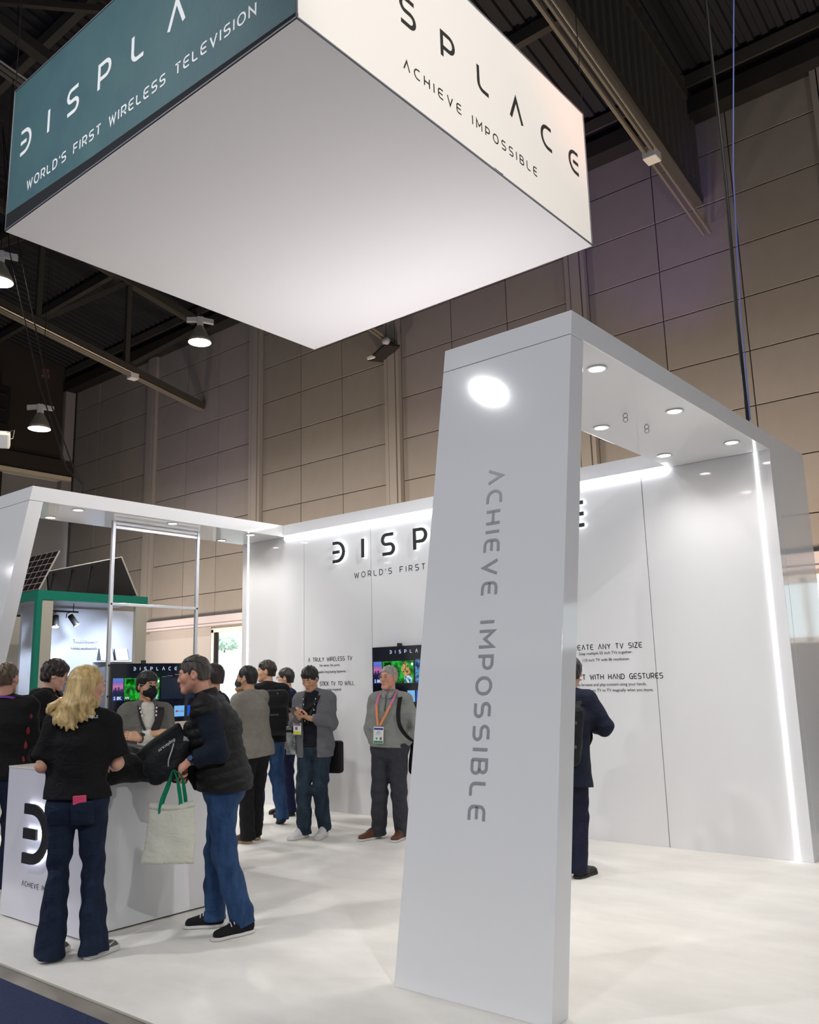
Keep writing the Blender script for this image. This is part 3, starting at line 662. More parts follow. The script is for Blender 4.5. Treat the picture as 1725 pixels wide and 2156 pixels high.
# ------------------------------------------------------------------ reception counter
ct = empty('reception_counter', (-5.835, 3.645, 0)); tag(ct, 'white reception counter with backlit black bars and lettering', 'counter')
LAV = mat('lavender_laminate', (.70, .69, .76), .12, bump=.03, bscale=1.5, bdist=.02)
MB().box((-6.36, 3.085, .012), (-5.31, 3.115, 1.0)).build('front_panel', LAV, ct, bevel=.002)
MB().box((-5.34, 3.117, .012), (-5.31, 4.205, 1.0)).build('side_panel', GLOSS, ct, bevel=.002)
MB().box((-6.36, 3.117, .012), (-6.33, 4.205, 1.0)).build('side_panel', LAV, ct, bevel=.002)
MB().box((-6.325, 4.17, .012), (-5.345, 4.20, 1.0)).build('back_panel', LAV, ct)
MB().box((-6.362, 3.083, 1.0), (-5.308, 4.207, 1.014)).build('counter_top', mat('cream_laminate', (.74, .68, .62), .25), ct, bevel=.002)
MB().box((-6.33, 3.12, 0), (-5.34, 4.17, .012)).build('plinth', JOINT, ct)
for c, x in [('d', -6.02)]:
    m = MB(); glyph_into(m, 'd', Vector((x, 3.085, .427)), Vector(XP), Vector(ZP), Vector((0, -1, 0)), .320, .069, .016, 1.15, .026); o = m.build('logo_bar', BLACK, ct)
    m = MB(); glyph_into(m, 'd', Vector((x, 3.085, .427)), Vector(XP), Vector(ZP), Vector((0, -1, 0)), .320, .045, .016, 1.15, .005); m.build('halo_light', mat('counter_halo', (1, 1, 1), .5, emit=6., emit_color=(.82, .88, 1)), o)
    MB().box((-5.782, 3.06, .575), (-5.765, 3.085, .605)).build('standoff', CHROME, ct)
line_mesh(MB(), 'ACHIEVE IMPOSSIBLE', (-6.073, 3.0845, .236), XP, ZP, .030, .585, .0042, .0008).build('lettering', TXT, ct)

# small things lying on the counter
def lying(name, mb_parts, loc, rz, label, cat, group=None):
    t = empty(name, loc, rz); tag(t, label, cat, group)
    for nm, mb, m, kw in mb_parts: o = mb.build(nm, m, **kw); o.parent = t
    return t
WPL = mat('white_plastic', (.82, .82, .82), .3)
for k, (x, y, z, a) in enumerate(((-5.94, 3.33, 1.014, 20), (-5.87, 3.30, 1.026, -8))):
    lying('handset', [('shell', MB().box((-.075, -.036, 0), (.075, .036, .011)), WPL, dict(bevel=.004)), ('lens', MB().lathe([(0, .0125), (.007, .0125), (.008, .011)], (.055, .018, 0), n=10), BLACKG, {})], (x, y, z), R(a),
          ('white handset lying flat on the counter by the blonde woman', 'white handset resting on top of the other one')[k], 'phone')
lying('leaflet', [('sheet', MB().box((-.105, -.148, 0), (.105, .148, .003)), mat('paper', (.85, .85, .84), .6), {}), ('print', MB().box((-.07, -.12, .003), (.02, .02, .0036)), mat('pink_print', (.62, .34, .40), .5), {})], (-5.62, 4.0, 1.0145), R(20), 'pink and white leaflet on the counter beside the dark coat', 'leaflet')
lying('leaflet', [('sheet', MB().box((-.105, -.148, 0), (.105, .148, .003)), mat('paper'), {}), ('print', MB().box((-.09, .03, .003), (.09, .06, .0036)), BLACK, {})], (-5.50, 4.06, 1.018), R(-15), 'white leaflet with a black stripe on the counter', 'leaflet')

# ------------------------------------------------------------------ the far stand with green beams
def green_stand():
    X0 = -17.95; Y0, Y1 = 9.10, 11.82; Xb = -19.6
    t = empty('exhibit_booth', (X0, (Y0+Y1)/2, 0)); tag(t, 'neighbouring stand with green beams and cool lit grey blue wall', 'stand')
    GREEN = mat('green_paint', (.0, .165, .115), .4); BEI = mat('beige_paint', (.40, .38, .33), .6); BLUEW = mat('grey_blue_wall', (.52, .57, .68), .7)
    def B(name, a, b, m, **k): return MB().box(a, b).build(name, m, t, **k)
    B('green_beam', (X0-.12, Y0, 3.46), (X0, Y1, 3.66), GREEN); B('green_beam', (-23, Y0, 3.46), (X0-.12, Y0+.12, 3.66), GREEN)
    B('green_post', (X0-.12, Y0-.01, 0), (X0+.004, Y0+.10, 3.46), GREEN)
    B('pillar', (X0-.12, Y0+.11, 0), (X0-.01, Y0+.36, 3.455), BEI); B('pillar', (X0-.12, Y1-.30, 0), (X0-.01, Y1-.01, 3.455), BEI)
    B('back_wall', (Xb-.1, Y0+.5, 0), (Xb, 12.86, 3.455), BLUEW)
    B('roof_board', (-23, Y0+.12, 3.50), (X0-.12, Y1, 3.54), mat('grey_roof_board', (.33, .36, .42), .35))
    B('floor_board', (-23, Y0, -.012), (X0, Y1, .0), mat('grey_vinyl_floor', (.35, .35, .36), .5))
    wt = mat('white_letters', (.75, .78, .82), .5)
    for tx, z in (('True Power', 2.645), ('Independence', 2.50)): font_mesh(tx, .125, YP, ZP, (Xb+.03, 11.16, z), .03, 'lettering', wt, t)
    for y, tilt in ((10.80, 1), (11.52, 1)):
        m = MB(); m.add([(Xb+.03, y+.03, 2.76), (Xb+.03, y-.03, 2.68), (Xb+.03, y, 2.69), (Xb+.03, y-.02, 2.62), (Xb+.03, y+.03, 2.71), (Xb+.03, y, 2.70)], [(0, 1, 2), (3, 4, 5)]); m.build('bolt_symbol', wt, t)
    B('shelf', (Xb, 11.42, 2.17), (Xb+.35, 12.5, 2.20), WPL)
    # lit boards on the shelf, plinths and cabinets
    for k, (y, lab) in enumerate(((11.70, 'lit white board on the far shelf, next to the wall slogan'), (12.12, 'lit white board on the far shelf, farther from the slogan'))):
        e = empty('display_board', (Xb+.12, y, 2.2)); tag(e, lab, 'display board')
        o = MB().hexa([(-.10, -.19, 0), (.06, -.19, 0), (.06, .19, 0), (-.10, .19, 0), (-.24, -.12, .44), (-.20, -.12, .44), (-.20, .26, .44), (-.24, .26, .44)]).build('board', mat('board_dark', (.05, .06, .08), .4)); o.parent = e
        o = MB().hexa([(.062, -.17, .02), (.066, -.17, .02), (.066, .17, .02), (.062, .17, .02), (-.19, -.10, .42), (-.186, -.10, .42), (-.186, .24, .42), (-.19, .24, .42)]).build('lit_panel', mat('board_lit', (.85, .9, .95), .5)); o.parent = e
    e = empty('plinth', (Xb+.3, 10.35, 0)); tag(e, 'white and grey plinth against the far blue wall', 'plinth')
    o = MB().box((-.29, -.35, 0), (.3, .35, 1.48)).build('base', WPL, bevel=.01); o.parent = e
    o = MB().box((-.29, -.35, 1.48), (.31, .36, 1.68)).build('drawer', mat('slate_drawer', (.16, .19, .24), .5), bevel=.01); o.parent = e
    o = MB().box((-.29, -.35, 1.68), (.32, .37, 1.72)).build('top', WPL); o.parent = e
    e = empty('power_unit', (Xb+.25, 10.22, 1.721)); tag(e, 'dark box standing on the far plinth', 'power unit')
    o = MB().box((-.15, -.14, 0), (.15, .12, .30)).build('casing', BLACK, bevel=.02); o.parent = e
    o = MB().box((.15, -.11, .17), (.153, .09, .26)).build('display', mat('slate_drawer')); o.parent = e
    e = empty('cabinet', (Xb+.3, 12.0, 0)); tag(e, 'dark cabinet under the far shelf', 'cabinet')
    o = MB().box((-.29, -.45, 0), (.1, .5, 2.05)).build('body', mat('slate_drawer'), bevel=.01); o.parent = e
    o = MB().box((.1, -.43, .1), (.115, .02, 2.0)).build('door', mat('board_dark')); o.parent = e
    # solar panels on the roof
    CELL = mat('solar_cell', (.018, .012, .014), .15); FRM = mat('panel_frame', (.55, .53, .50), .4, metal=.5); BACKM = mat('panel_back', (.030, .020, .016), .6)
    def solar(name_label, y0, y1, z0, z1, x0, x1, under):
        e = empty('solar_panel', (X0, y0, 3.66)); tag(e, name_label, 'solar panel')
        a = Vector((x0-X0, 0, z0-3.66)); b = Vector((x1-X0, 0, z0-3.66)); d = Vector((0, y1-y0, z1-z0)); n = (b-a).cross(d).normalized()
        if n.z < 0: n = -n
        o = MB().prism([a, b, b+d, a+d], n*.03).build('frame', FRM); o.parent = e
        o = MB().prism([a+Vector((.02, 0, 0))+d*.02-n*.004, b-Vector((.02, 0, 0))+d*.02-n*.004, b-Vector((.02, 0, 0))+d*.98-n*.004, a+Vector((.02, 0, 0))+d*.98-n*.004], n*.004).build('back_sheet', BACKM); o.parent = e
        ncol = 9 if not under else 12; nr = 6; L = (b-a).length
        src = None; ux = (b-a)/ncol; ud = d/nr
        for i in range(ncol):
            for j in range(nr):
                p = a+ux*i+ud*j+n*.0305
                if src is None:
                    src = MB().prism([ux*.05+ud*.06, ux*.95+ud*.06, ux*.95+ud*.94, ux*.05+ud*.94], n*.003).build('solar_cell', CELL); c = src
                else: c = src.copy(); COL.objects.link(c)
                c.parent = e; c.location = p
        for k in range(4 if under else 2):
            q = a+(b-a)*((k+.5)/(4 if under else 2))
            o = MB().tube([q+d*.92-n*.01, Vector((q.x, (d*.92).y+(-.12 if under else .12), 0))], .03, 6).build('strut', BLACK); o.parent = e
        return e
    solar('tilted solar panel showing its cells, on the green beams', 9.13, 9.55, 3.665, 4.55, -20.2, -17.95, False)
    solar('solar panel seen from its dark underside, on the green beams', 11.52, 11.06, 3.665, 4.56, -21.6, -17.95, True)
    # track lights
    tr = empty('light_track', (-18.8, 10.1, 3.30)); tag(tr, 'black lighting track under the far green roof', 'light track')
    o = MB().box((-.025, -.5, -.02), (.025, .42, .02)).build('rail', BLACK); o.parent = tr
    for y in (-.3, .3): o = MB().tube([(0, y, .02), (0, y, .2)], .01, 6).build('hanger', BLACK); o.parent = tr
    for k, (y, z, yt, lab) in enumerate(((9.98, 3.25, -.05, 'black track spotlight by the green post pillar'), (10.32, 3.27, .16, 'black track spotlight tilted towards the slogan'))):
        e = empty('track_spotlight', (-18.8, y, z)); tag(e, lab, 'spotlight', 'track spotlights of the far stand')
        d = Vector((.10 if k == 0 else .14, yt, -.30)).normalized()
        o = MB().lathe([(.05, 0), (.066, .01), (.07, .25), (.085, .29), (.078, .29), (.065, .27)], (0, 0, -.05), d, 18).build('body', BLACK, smooth=True); o.parent = e
        o = MB().lathe([(0, .285), (.072, .285), (.072, .28)], (0, 0, -.05), d, 18).build('lens', mat('cool_lens', (1, 1, 1), .5, emit=9., emit_color=(.9, .95, 1))); o.parent = e
        o = MB().tube([(0, 0, .02), (0, -.08, -.02), (0, -.09, -.12)], .01, 6).build('bracket', BLACK); o.parent = e
    e = empty('track_spotlight', (-18.6, 8.55, 2.95)); tag(e, 'black cylinder spotlight left of the green post', 'spotlight', 'track spotlights of the far stand')
    o = MB().lathe([(.085, -.32), (.09, -.3), (.09, 0), (.03, .02)], (0, 0, 0), n=18).build('body', BLACK, smooth=True); o.parent = e
    o = MB().tube([(0, 0, 0), (0, .05, .1), (0, 0, .18)], .012, 6).build('bracket', BLACK); o.parent = e
    o = MB().lathe([(.086, -.30), (.091, -.29), (.091, -.27), (.086, -.26)], (0, 0, 0), n=18).build('ring', CHROME, smooth=True); o.parent = e
    e = empty('light_track', (-18.6, 8.5, 3.14)); tag(e, 'black lighting track left of the green post', 'light track'); o = MB().box((-.025, -.8, -.02), (.025, .55, .02)).build('rail', BLACK); o.parent = e
    for y, yt, zt in ((10.0, 10.2, 2.0), (10.4, 11.0, 2.4), (11.5, 12.0, 2.1)):
        lamp('SPOT', 'track_spotlight_beam', (-18.3, y, 3.15), 110, (.80, .88, 1.0), .05, target=(Xb, yt, zt), spot=95, blend=1.)
green_stand()
# what shows between the left arch leg and the green post: a low back wall and stand furniture
sg = empty('stand_wall', (-24.0, 10.0, 0)); tag(sg, 'beige and grey stand wall behind the green post', 'stand wall')
o = MB().box((-.1, -4, 2.1), (0, 2.2, 3.6)).build('upper_panel', mat('beige_paint')); o.parent = sg
o = MB().box((-.1, -4, 0), (0, 2.2, 2.1)).build('lower_panel', mat('cool_grey_panel', (.36, .38, .42), .6)); o.parent = sg
o = MB().box((-.02, -4, 2.05), (.06, 2.2, 2.28)).build('ledge', mat('mauve_trim')); o.parent = sg
sc = empty('wooden_crate', (-20.6, 8.93, 0)); tag(sc, 'pale slatted crate stack left of the green post', 'crate')
for k in range(6): o = MB().box((-.3, -.32, .3*k+.01), (.3, .32, .3*k+.27)).build('slat_row', mat('pale_wood', (.42, .36, .32), .7)); o.parent = sc
# ------------------------------------------------------------------ people: bodies and clothes grown as smooth implicit surfaces
V3 = lambda *a: np.array(a, dtype=np.float64)
def nrm(v): v = np.asarray(v, float); return v/max(1e-9, np.linalg.norm(v))
class Field:
    """a signed-distance grid; primitives are blended in with a smooth union, only inside their own boxes"""
    def __init__(s, lo, hi, h):
        s.h = h; s.lo = np.array(lo, float)-2*h; n = np.ceil((np.array(hi, float)+2*h-s.lo)/h).astype(int)+1
        s.n = n; s.d = np.full(n, 1.0, np.float32); s.ax = [s.lo[i]+h*np.arange(n[i]) for i in range(3)]
    def sub(s, lo, hi):
        i0 = np.maximum(0, np.floor((np.array(lo)-s.lo)/s.h).astype(int)); i1 = np.minimum(s.n, np.ceil((np.array(hi)-s.lo)/s.h).astype(int)+1)
        if (i1 <= i0).any(): return None
        sl = tuple(slice(a, b) for a, b in zip(i0, i1))
        return sl, s.ax[0][sl[0]][:, None, None], s.ax[1][sl[1]][None, :, None], s.ax[2][sl[2]][None, None, :]
    def mix(s, sl, e, k, op):
        a = s.d[sl]; e = e.astype(np.float32)
        if op == 'u':
            hh = np.maximum(k-np.abs(a-e), 0)/k if k > 0 else 0
            s.d[sl] = np.minimum(a, e)-(hh*hh*k*.25 if k > 0 else 0)
        elif op == 's':
            e = -e; hh = np.maximum(k-np.abs(a-e), 0)/k if k > 0 else 0
            s.d[sl] = np.maximum(a, e)+(hh*hh*k*.25 if k > 0 else 0)
        else: s.d[sl] = np.maximum(a, e)
    def cap(s, a, b, r1, r2, k=.02, op='u', cut=False, cut0=False):
        a = np.asarray(a, float); b = np.asarray(b, float); r = max(r1, r2)+k+.02
        g = s.sub(np.minimum(a, b)-r, np.maximum(a, b)+r)
        if g is None: return s
        sl, x, y, z = g; ab = b-a; L2 = max(1e-9, ab@ab); L = L2**.5
        dx, dy, dz = x-a[0], y-a[1], z-a[2]; t0 = (dx*ab[0]+dy*ab[1]+dz*ab[2])/L2; t = np.clip(t0, 0, 1)
        e = np.sqrt((dx-t*ab[0])**2+(dy-t*ab[1])**2+(dz-t*ab[2])**2)-(r1+(r2-r1)*t)
        if cut: e = np.maximum(e, (t0-1)*L)
        if cut0: e = np.maximum(e, -t0*L)
        s.mix(sl, e, k, op); return s
    def chain(s, pts, rs, k=.02):
        for i in range(len(pts)-1): s.cap(pts[i], pts[i+1], rs[i], rs[i+1], k)
        return s
    def ell(s, c, rad, fr=None, k=.02, op='u'):
        """ellipsoid; fr: rows = its axes"""
        c = np.asarray(c, float); r = max(rad)+k+.02; g = s.sub(c-r, c+r)
        if g is None: return s
        sl, x, y, z = g; dx, dy, dz = x-c[0], y-c[1], z-c[2]
        A = np.eye(3) if fr is None else np.asarray(fr, float)
        q = [(dx*A[i][0]+dy*A[i][1]+dz*A[i][2]) for i in range(3)]
        k0 = np.sqrt(sum((q[i]/rad[i])**2 for i in range(3))); k1 = np.sqrt(sum((q[i]/rad[i]**2)**2 for i in range(3)))
        s.mix(sl, k0*(k0-1)/np.maximum(k1, 1e-6), k, op); return s
    def ecap(s, a, b, wa, wb, lat, k=.03, op='u', cut=False, cut0=False):
        """a limb of elliptical section from a to b: (half width, half depth) at each end, width along lat"""
        a = np.asarray(a, float); b = np.asarray(b, float); ab = b-a; L = max(1e-9, np.linalg.norm(ab)); ax = ab/L
        lat = nrm(np.asarray(lat, float)-ax*(np.asarray(lat, float)@ax)); fw = np.cross(ax, lat)
        r = max(*wa, *wb)+k+.02; g = s.sub(np.minimum(a, b)-r, np.maximum(a, b)+r)
        if g is None: return s
        sl, x, y, z = g; dx, dy, dz = x-a[0], y-a[1], z-a[2]
        v = dx*ax[0]+dy*ax[1]+dz*ax[2]; t = np.clip(v/L, 0, 1); u = dx*lat[0]+dy*lat[1]+dz*lat[2]; f = dx*fw[0]+dy*fw[1]+dz*fw[2]
        w = wa[0]+(wb[0]-wa[0])*t; dp = wa[1]+(wb[1]-wa[1])*t; m = np.minimum(w, dp); o = v-t*L
        e = (np.sqrt((u/w)**2+(f/dp)**2+(o/m)**2)-1)*m
        if cut: e = np.maximum(e, v-L)
        if cut0: e = np.maximum(e, -v)
        s.mix(sl, e, k, op); return s
    def slab(s, c, half, fr=None, rnd=.01, k=.01, op='u'):
        c = np.asarray(c, float); r = np.linalg.norm(half)+k+.02; g = s.sub(c-r, c+r)
        if g is None: return s
        sl, x, y, z = g; dx, dy, dz = x-c[0], y-c[1], z-c[2]; A = np.eye(3) if fr is None else np.asarray(fr, float)
        q = [np.abs(dx*A[i][0]+dy*A[i][1]+dz*A[i][2])-half[i]+rnd for i in range(3)]
        e = np.sqrt(sum(np.maximum(t, 0)**2 for t in q))+np.minimum(np.maximum(np.maximum(q[0], q[1]), q[2]), 0)-rnd
        s.mix(sl, e, k, op); return s
    def plane(s, p, n):
        """keep what lies behind the plane through p with outward normal n"""
        n = nrm(n); p = np.asarray(p, float); x, y, z = s.ax[0][:, None, None], s.ax[1][None, :, None], s.ax[2][None, None, :]
        s.d = np.maximum(s.d, ((x-p[0])*n[0]+(y-p[1])*n[1]+(z-p[2])*n[2]).astype(np.float32)); return s
    def folds(s, amp, seed=0., spots=(), fz=24., tilt=.3):
        """cloth folds; stronger at the spots (point, radius, gain)"""
        x, y, z = (a.astype(np.float32) for a in (s.ax[0][:, None, None], s.ax[1][None, :, None], s.ax[2][None, None, :]))
        a = np.sin(fz*z+fz*tilt*x+2.6*np.sin(9*x+seed)+2.2*np.sin(11*y+1.7*seed))
        b = np.sin(1.9*fz*z-fz*.8*x+3.1*np.sin(13*y+seed*2)+1.5*np.sin(17*x)); c = np.sin(9*x+7*y+5*z+seed*3)
        wgt = np.full((1, 1, 1), .45, np.float32)
        for p, r, gn in spots: wgt = wgt+gn*np.exp(-((x-p[0])**2+(y-p[1])**2+(z-p[2])**2)/(r*r))
        s.d += (1.4*amp*wgt*(.6*a+.35*b+.5*c-.55)).astype(np.float32); return s
    def mesh(s):
        d = s.d; h = s.h; sg = d < 0
        n = d.shape
        cnt = sum(sg[i:n[0]-1+i, j:n[1]-1+j, k:n[2]-1+k].astype(np.int8) for i in (0, 1) for j in (0, 1) for k in (0, 1))
        act = (cnt > 0) & (cnt < 8); I = np.argwhere(act)
        if len(I) == 0: return np.zeros((0, 3)), np.zeros((0, 4), int)
        cid = np.full(act.shape, -1, np.int32); cid[act] = np.arange(len(I))
        cv = {(i, j, k): d[I[:, 0]+i, I[:, 1]+j, I[:, 2]+k] for i in (0, 1) for j in (0, 1) for k in (0, 1)}
        acc = np.zeros((len(I), 3)); num = np.zeros(len(I))
        for ca in cv:
            for ax in range(3):
                if ca[ax]: continue
                cb = list(ca); cb[ax] = 1; cb = tuple(cb); va, vb = cv[ca], cv[cb]; m = (va < 0) != (vb < 0)
                t = np.where(m, va/np.where(m, va-vb, 1), 0)
                for q in range(3): acc[:, q] += np.where(m, ca[q]+(t if q == ax else 0), 0)
                num += m
        P = s.lo+(I+acc/num[:, None])*h
        Q = []
        for ax in range(3):
            o1, o2 = [(1, 2), (2, 0), (0, 1)][ax]
            s0 = [slice(None)]*3; s1 = [slice(None)]*3; s0[ax] = slice(0, n[ax]-1); s1[ax] = slice(1, n[ax])
            A, B = sg[tuple(s0)], sg[tuple(s1)]; E = np.argwhere(A != B)
            E = E[(E[:, o1] > 0) & (E[:, o2] > 0) & (E[:, o1] < n[o1]-1) & (E[:, o2] < n[o2]-1)]
            if len(E) == 0: continue
            ids = []
            for (a1, a2) in ((-1, -1), (0, -1), (0, 0), (-1, 0)):
                J = E.copy(); J[:, o1] += a1; J[:, o2] += a2; ids.append(cid[J[:, 0], J[:, 1], J[:, 2]])
            q = np.stack(ids, 1); ins = A[E[:, 0], E[:, 1], E[:, 2]]; q[~ins] = q[~ins][:, ::-1]; Q.append(q)
        return P, np.concatenate(Q)
    def build(s, name, m, parent, relax=1):
        P, Q = s.mesh()
        if relax and len(P):
            # light smoothing takes the grid out of the surface
            e = np.concatenate([Q[:, [0, 1]], Q[:, [1, 2]], Q[:, [2, 3]], Q[:, [3, 0]]]); 
            for _ in range(relax):
                acc = np.zeros_like(P); num = np.zeros(len(P)); np.add.at(num, e[:, 0], 1); np.add.at(num, e[:, 1], 1)
                for c in range(3): acc[:, c] = np.bincount(e[:, 0], P[e[:, 1], c], len(P))+np.bincount(e[:, 1], P[e[:, 0], c], len(P))
                P = P*.45+.55*acc/np.maximum(num, 1)[:, None]
        me = bpy.data.meshes.new(name); me.vertices.add(len(P)); me.vertices.foreach_set('co', P.astype(np.float32).ravel())
        me.loops.add(4*len(Q)); me.loops.foreach_set('vertex_index', Q.astype(np.int32).ravel())
        me.polygons.add(len(Q)); me.polygons.foreach_set('loop_start', (4*np.arange(len(Q))).astype(np.int32)); me.polygons.foreach_set('use_smooth', np.ones(len(Q), bool))
        me.update(calc_edges=True); me.validate(); me.materials.append(m)
        o = bpy.data.objects.new(name, me); COL.objects.link(o); o.parent = parent
        return o
def bounds(pts, r): p = np.array(pts); return p.min(0)-r, p.max(0)+r

def fabric(name, color, rough=.85, scale=420, bump=.25, var=.12, vscale=18, sheen=.0, var_color=None, stretch=(1, 1, 1), bdist=.002, folds=.42, fscale=13.):
    return mat(name, color, rough, spec=.3, folds=folds, fscale=fscale, var=var, vscale=vscale, bump=bump, bscale=scale, sheen=sheen, var_color=var_color, stretch=stretch, bdist=bdist)
SKIN = {}
def skin(tone):
    if tone not in SKIN:
        c = {'fair': (.70, .40, .29), 'ruddy': (.68, .355, .255), 'tan': (.64, .375, .235), 'pale': (.74, .46, .34)}[tone]
        m = mat('skin_'+tone, c, .45, spec=.4, var=.10, vscale=14, var_color=(c[0]*.92, c[1]*.80, c[2]*.76))
        m.node_tree.nodes['Principled BSDF'].inputs['Subsurface Weight'].default_value = .08
        m.node_tree.nodes['Principled BSDF'].inputs['Subsurface Radius'].default_value = (.012, .005, .003)
        SKIN[tone] = m
    return SKIN[tone]
EYEW = mat('eye_white', (.62, .60, .57), .2); EYED = mat('eye_iris', (.025, .016, .010), .15)
LIP = mat('lip', (.40, .155, .125), .45); BROWD = mat('dark_brow', (.02, .014, .010), .8)
SOLEW = mat('white_rubber', (.66, .65, .62), .5)

def hair_mat(name, c1, c2, scale=70, stretch=(1, 1, .12)):
    return mat(name, c1, .42, spec=.45, var=1, vscale=scale, var_color=c2, bump=.6, bscale=scale*1.6, stretch=stretch, bdist=.004)

PEOPLE = []
class Person:
    """local space: faces +Y, right hand towards +X, feet on z = 0. J: overrides of the default joints"""
    def __init__(s, origin, heading, H, label, J=None, tone='fair', res=.0062, sex='m', head=(0, 0, 0), girth=1.0, group=None):
        s.root = empty('person', (origin[0], origin[1], 0), R(heading)); tag(s.root, label, 'person', group)
        k = H/1.75; s.k = k; s.H = H; s.tone = tone; s.res = res; s.sex = sex; s.g = girth
        J = {a: np.array(b, float) for a, b in (J or {}).items()}; D = s.J = {}
        D['P'] = J.get('P', V3(0, 0, .935*k)); D['N'] = J.get('N', D['P']+V3(0, .005, .53*k)); D['H'] = J.get('H', D['N']+V3(0, .025, .165*k))
        up = nrm(D['N']-D['P']); s.up = up
        s.lat = nrm(J.get('lat', V3(1, 0, 0))); s.lat = nrm(s.lat-up*(s.lat@up)); s.fw = np.cross(up, s.lat)
        sw = (.162 if sex == 'm' else .150)*k
        D['SR'] = J.get('SR', D['N']+s.lat*sw-up*.062*k); D['SL'] = J.get('SL', D['N']-s.lat*sw-up*.062*k)
        hl = nrm(J.get('hlat', V3(1, 0, 0))); hw = .088*k
        D['HR'] = J.get('HR', D['P']+hl*hw-V3(0, 0, .02)); D['HL'] = J.get('HL', D['P']-hl*hw-V3(0, 0, .02)); s.hl = hl
        for q, sg in (('R', 1), ('L', -1)):
            D['A'+q] = J.get('A'+q, D['H'+q]*V3(1, 1, 0)+V3(sg*.02, -.01, .085*k)); D['K'+q] = J.get('K'+q, (D['H'+q]+D['A'+q])*.5+V3(0, .025, .03*k))
            D['heel'+q] = J.get('heel'+q, D['A'+q]*V3(1, 1, 0)+V3(0, -.055, 0)); D['toe'+q] = J.get('toe'+q, D['A'+q]*V3(1, 1, 0)+V3(sg*.03, .20, 0))
            D['E'+q] = J.get('E'+q, D['S'+q]+V3(sg*.06, -.03, -.285*k)); D['W'+q] = J.get('W'+q, D['E'+q]+V3(-sg*.0, .08, -.24*k))
        yaw, pitch, roll = (R(a) for a in head)
        M = np.array((Matrix.Rotation(yaw, 3, 'Z') @ Matrix.Rotation(pitch, 3, 'X') @ Matrix.Rotation(roll, 3, 'Y')))
        s.hf = M.T          # rows: right, forward, up of the head
        s.hs = .97*k**.5; s.queue = []; s.inner = []; s.bodyf = None; PEOPLE.append(s)
    def hp(s, x, y, z): return s.J['H']+s.hs*(s.hf[0]*x+s.hf[1]*y+s.hf[2]*z)
    # ---- skin
    def body(s, hands):
        J, k = s.J, s.k; pts = [J[a] for a in J if J[a].shape == (3,)]+[s.hp(0, 0, .14)]+[p for h in hands.values() if h for p in h['pts']]
        lo, hi = bounds(pts, .13); lo[2] = -.0; F = Field(lo, hi, s.res); u, lat = s.up, s.lat; g = s.g
        P, N = J['P'], J['N']
        F.ecap(P-u*.05, P+u*.12, (.140*k*g, .09*k*g), (.128*k*g, .088*k*g), lat, .04); F.ecap(P+u*.12, N-u*.16, (.128*k*g, .088*k*g), (.150*k*g, .10*k*g), lat, .04); F.ecap(N-u*.16, N-u*.09, (.150*k*g, .10*k*g), (.11*k, .065*k), lat, .04)
        F.cap(J['SL']*.9+N*.1, J['SR']*.9+N*.1, .045*k, .045*k, .03)
        for q in 'LR':
            F.cap(J['S'+q], J['E'+q], .046*k, .037*k, .02); F.cap(J['E'+q], J['W'+q], .040*k, .026*k, .02)
            m = J['E'+q]*.7+J['W'+q]*.3; F.ell(m, (.042*k,)*3, None, .03)
            F.cap(J['H'+q], J['K'+q], .072*k*g, .040*k, .03); F.cap(J['K'+q], J['A'+q], .038*k, .030*k, .02)
            F.cap(J['A'+q]-V3(0, 0, .02), (J['heel'+q]*.3+J['toe'+q]*.7)+V3(0, 0, .034), .024, .018, .02)
            F.cap(N-u*.012, J['S'+q]*.72+N*.28+u*.012, .042*k, .034*k, .04)
        # neck and head
        hp, hs, f = s.hp, s.hs, s.hf
        nr = .051 if s.sex == 'm' else .043
        F.cap(N-u*.03, hp(0, -.030, -.055), nr*1.10, nr*.94, .025)
        F.ell(hp(0, -.018, .028), (.0755*hs, .0965*hs, .090*hs), f, .02); F.ell(hp(0, .022, -.030), (.0615*hs, .068*hs, .084*hs), f, .03)
        for q in (-1, 1): F.cap(hp(q*.046, .0, -.050), hp(q*.015, .066, -.098), .018*hs, .018*hs, .025); F.ell(hp(q*.043, .058, -.020), (.022*hs, .026*hs, .026*hs), f, .02)
        F.cap(hp(-.014, .070, -.100), hp(.014, .070, -.100), .0185*hs, .0185*hs, .02)
        F.cap(hp(-.036, .076, .027), hp(.036, .076, .027), .0125*hs, .0125*hs, .02)
        for q in (-1, 1): F.ell(hp(q*.032, .096, .006), (.019*hs, .013*hs, .012*hs), f, .012, 's')
        F.cap(hp(0, .081, .018), hp(0, .1005, -.029), .0085*hs, .0125*hs, .014)
        for q in (-1, 1): F.ell(hp(q*.0145, .091, -.034), (.0085*hs, .011*hs, .008*hs), f, .008)
        F.cap(hp(-.017, .083, -.062), hp(.017, .083, -.062), .0095*hs, .0095*hs, .012); F.cap(hp(-.014, .082, -.073), hp(.014, .082, -.073), .009*hs, .009*hs, .010)
        F.cap(hp(-.024, .0985, -.0668), hp(.024, .0985, -.0668), .003, .003, .006, 's')
        for q in (-1, 1):
            fr = np.array([nrm(f[0]*.94-f[1]*.34*q), f[1]*.94+f[0]*.34*q, f[2]])
            F.ell(hp(q*.080, -.010, -.004), (.010*hs, .021*hs, .034*hs), fr, .008); F.ell(hp(q*.087, -.006, .002), (.007*hs, .011*hs, .019*hs), fr, .006, 's')
        for q, h in hands.items():
            if h:
                for p in h['prims']: F.cap(*p[:4], p[4]) if p[0] is not None else F.ecap(*p[1:])
        s.bodyf = F; o = F.build('body', skin(s.tone), s.root); return o
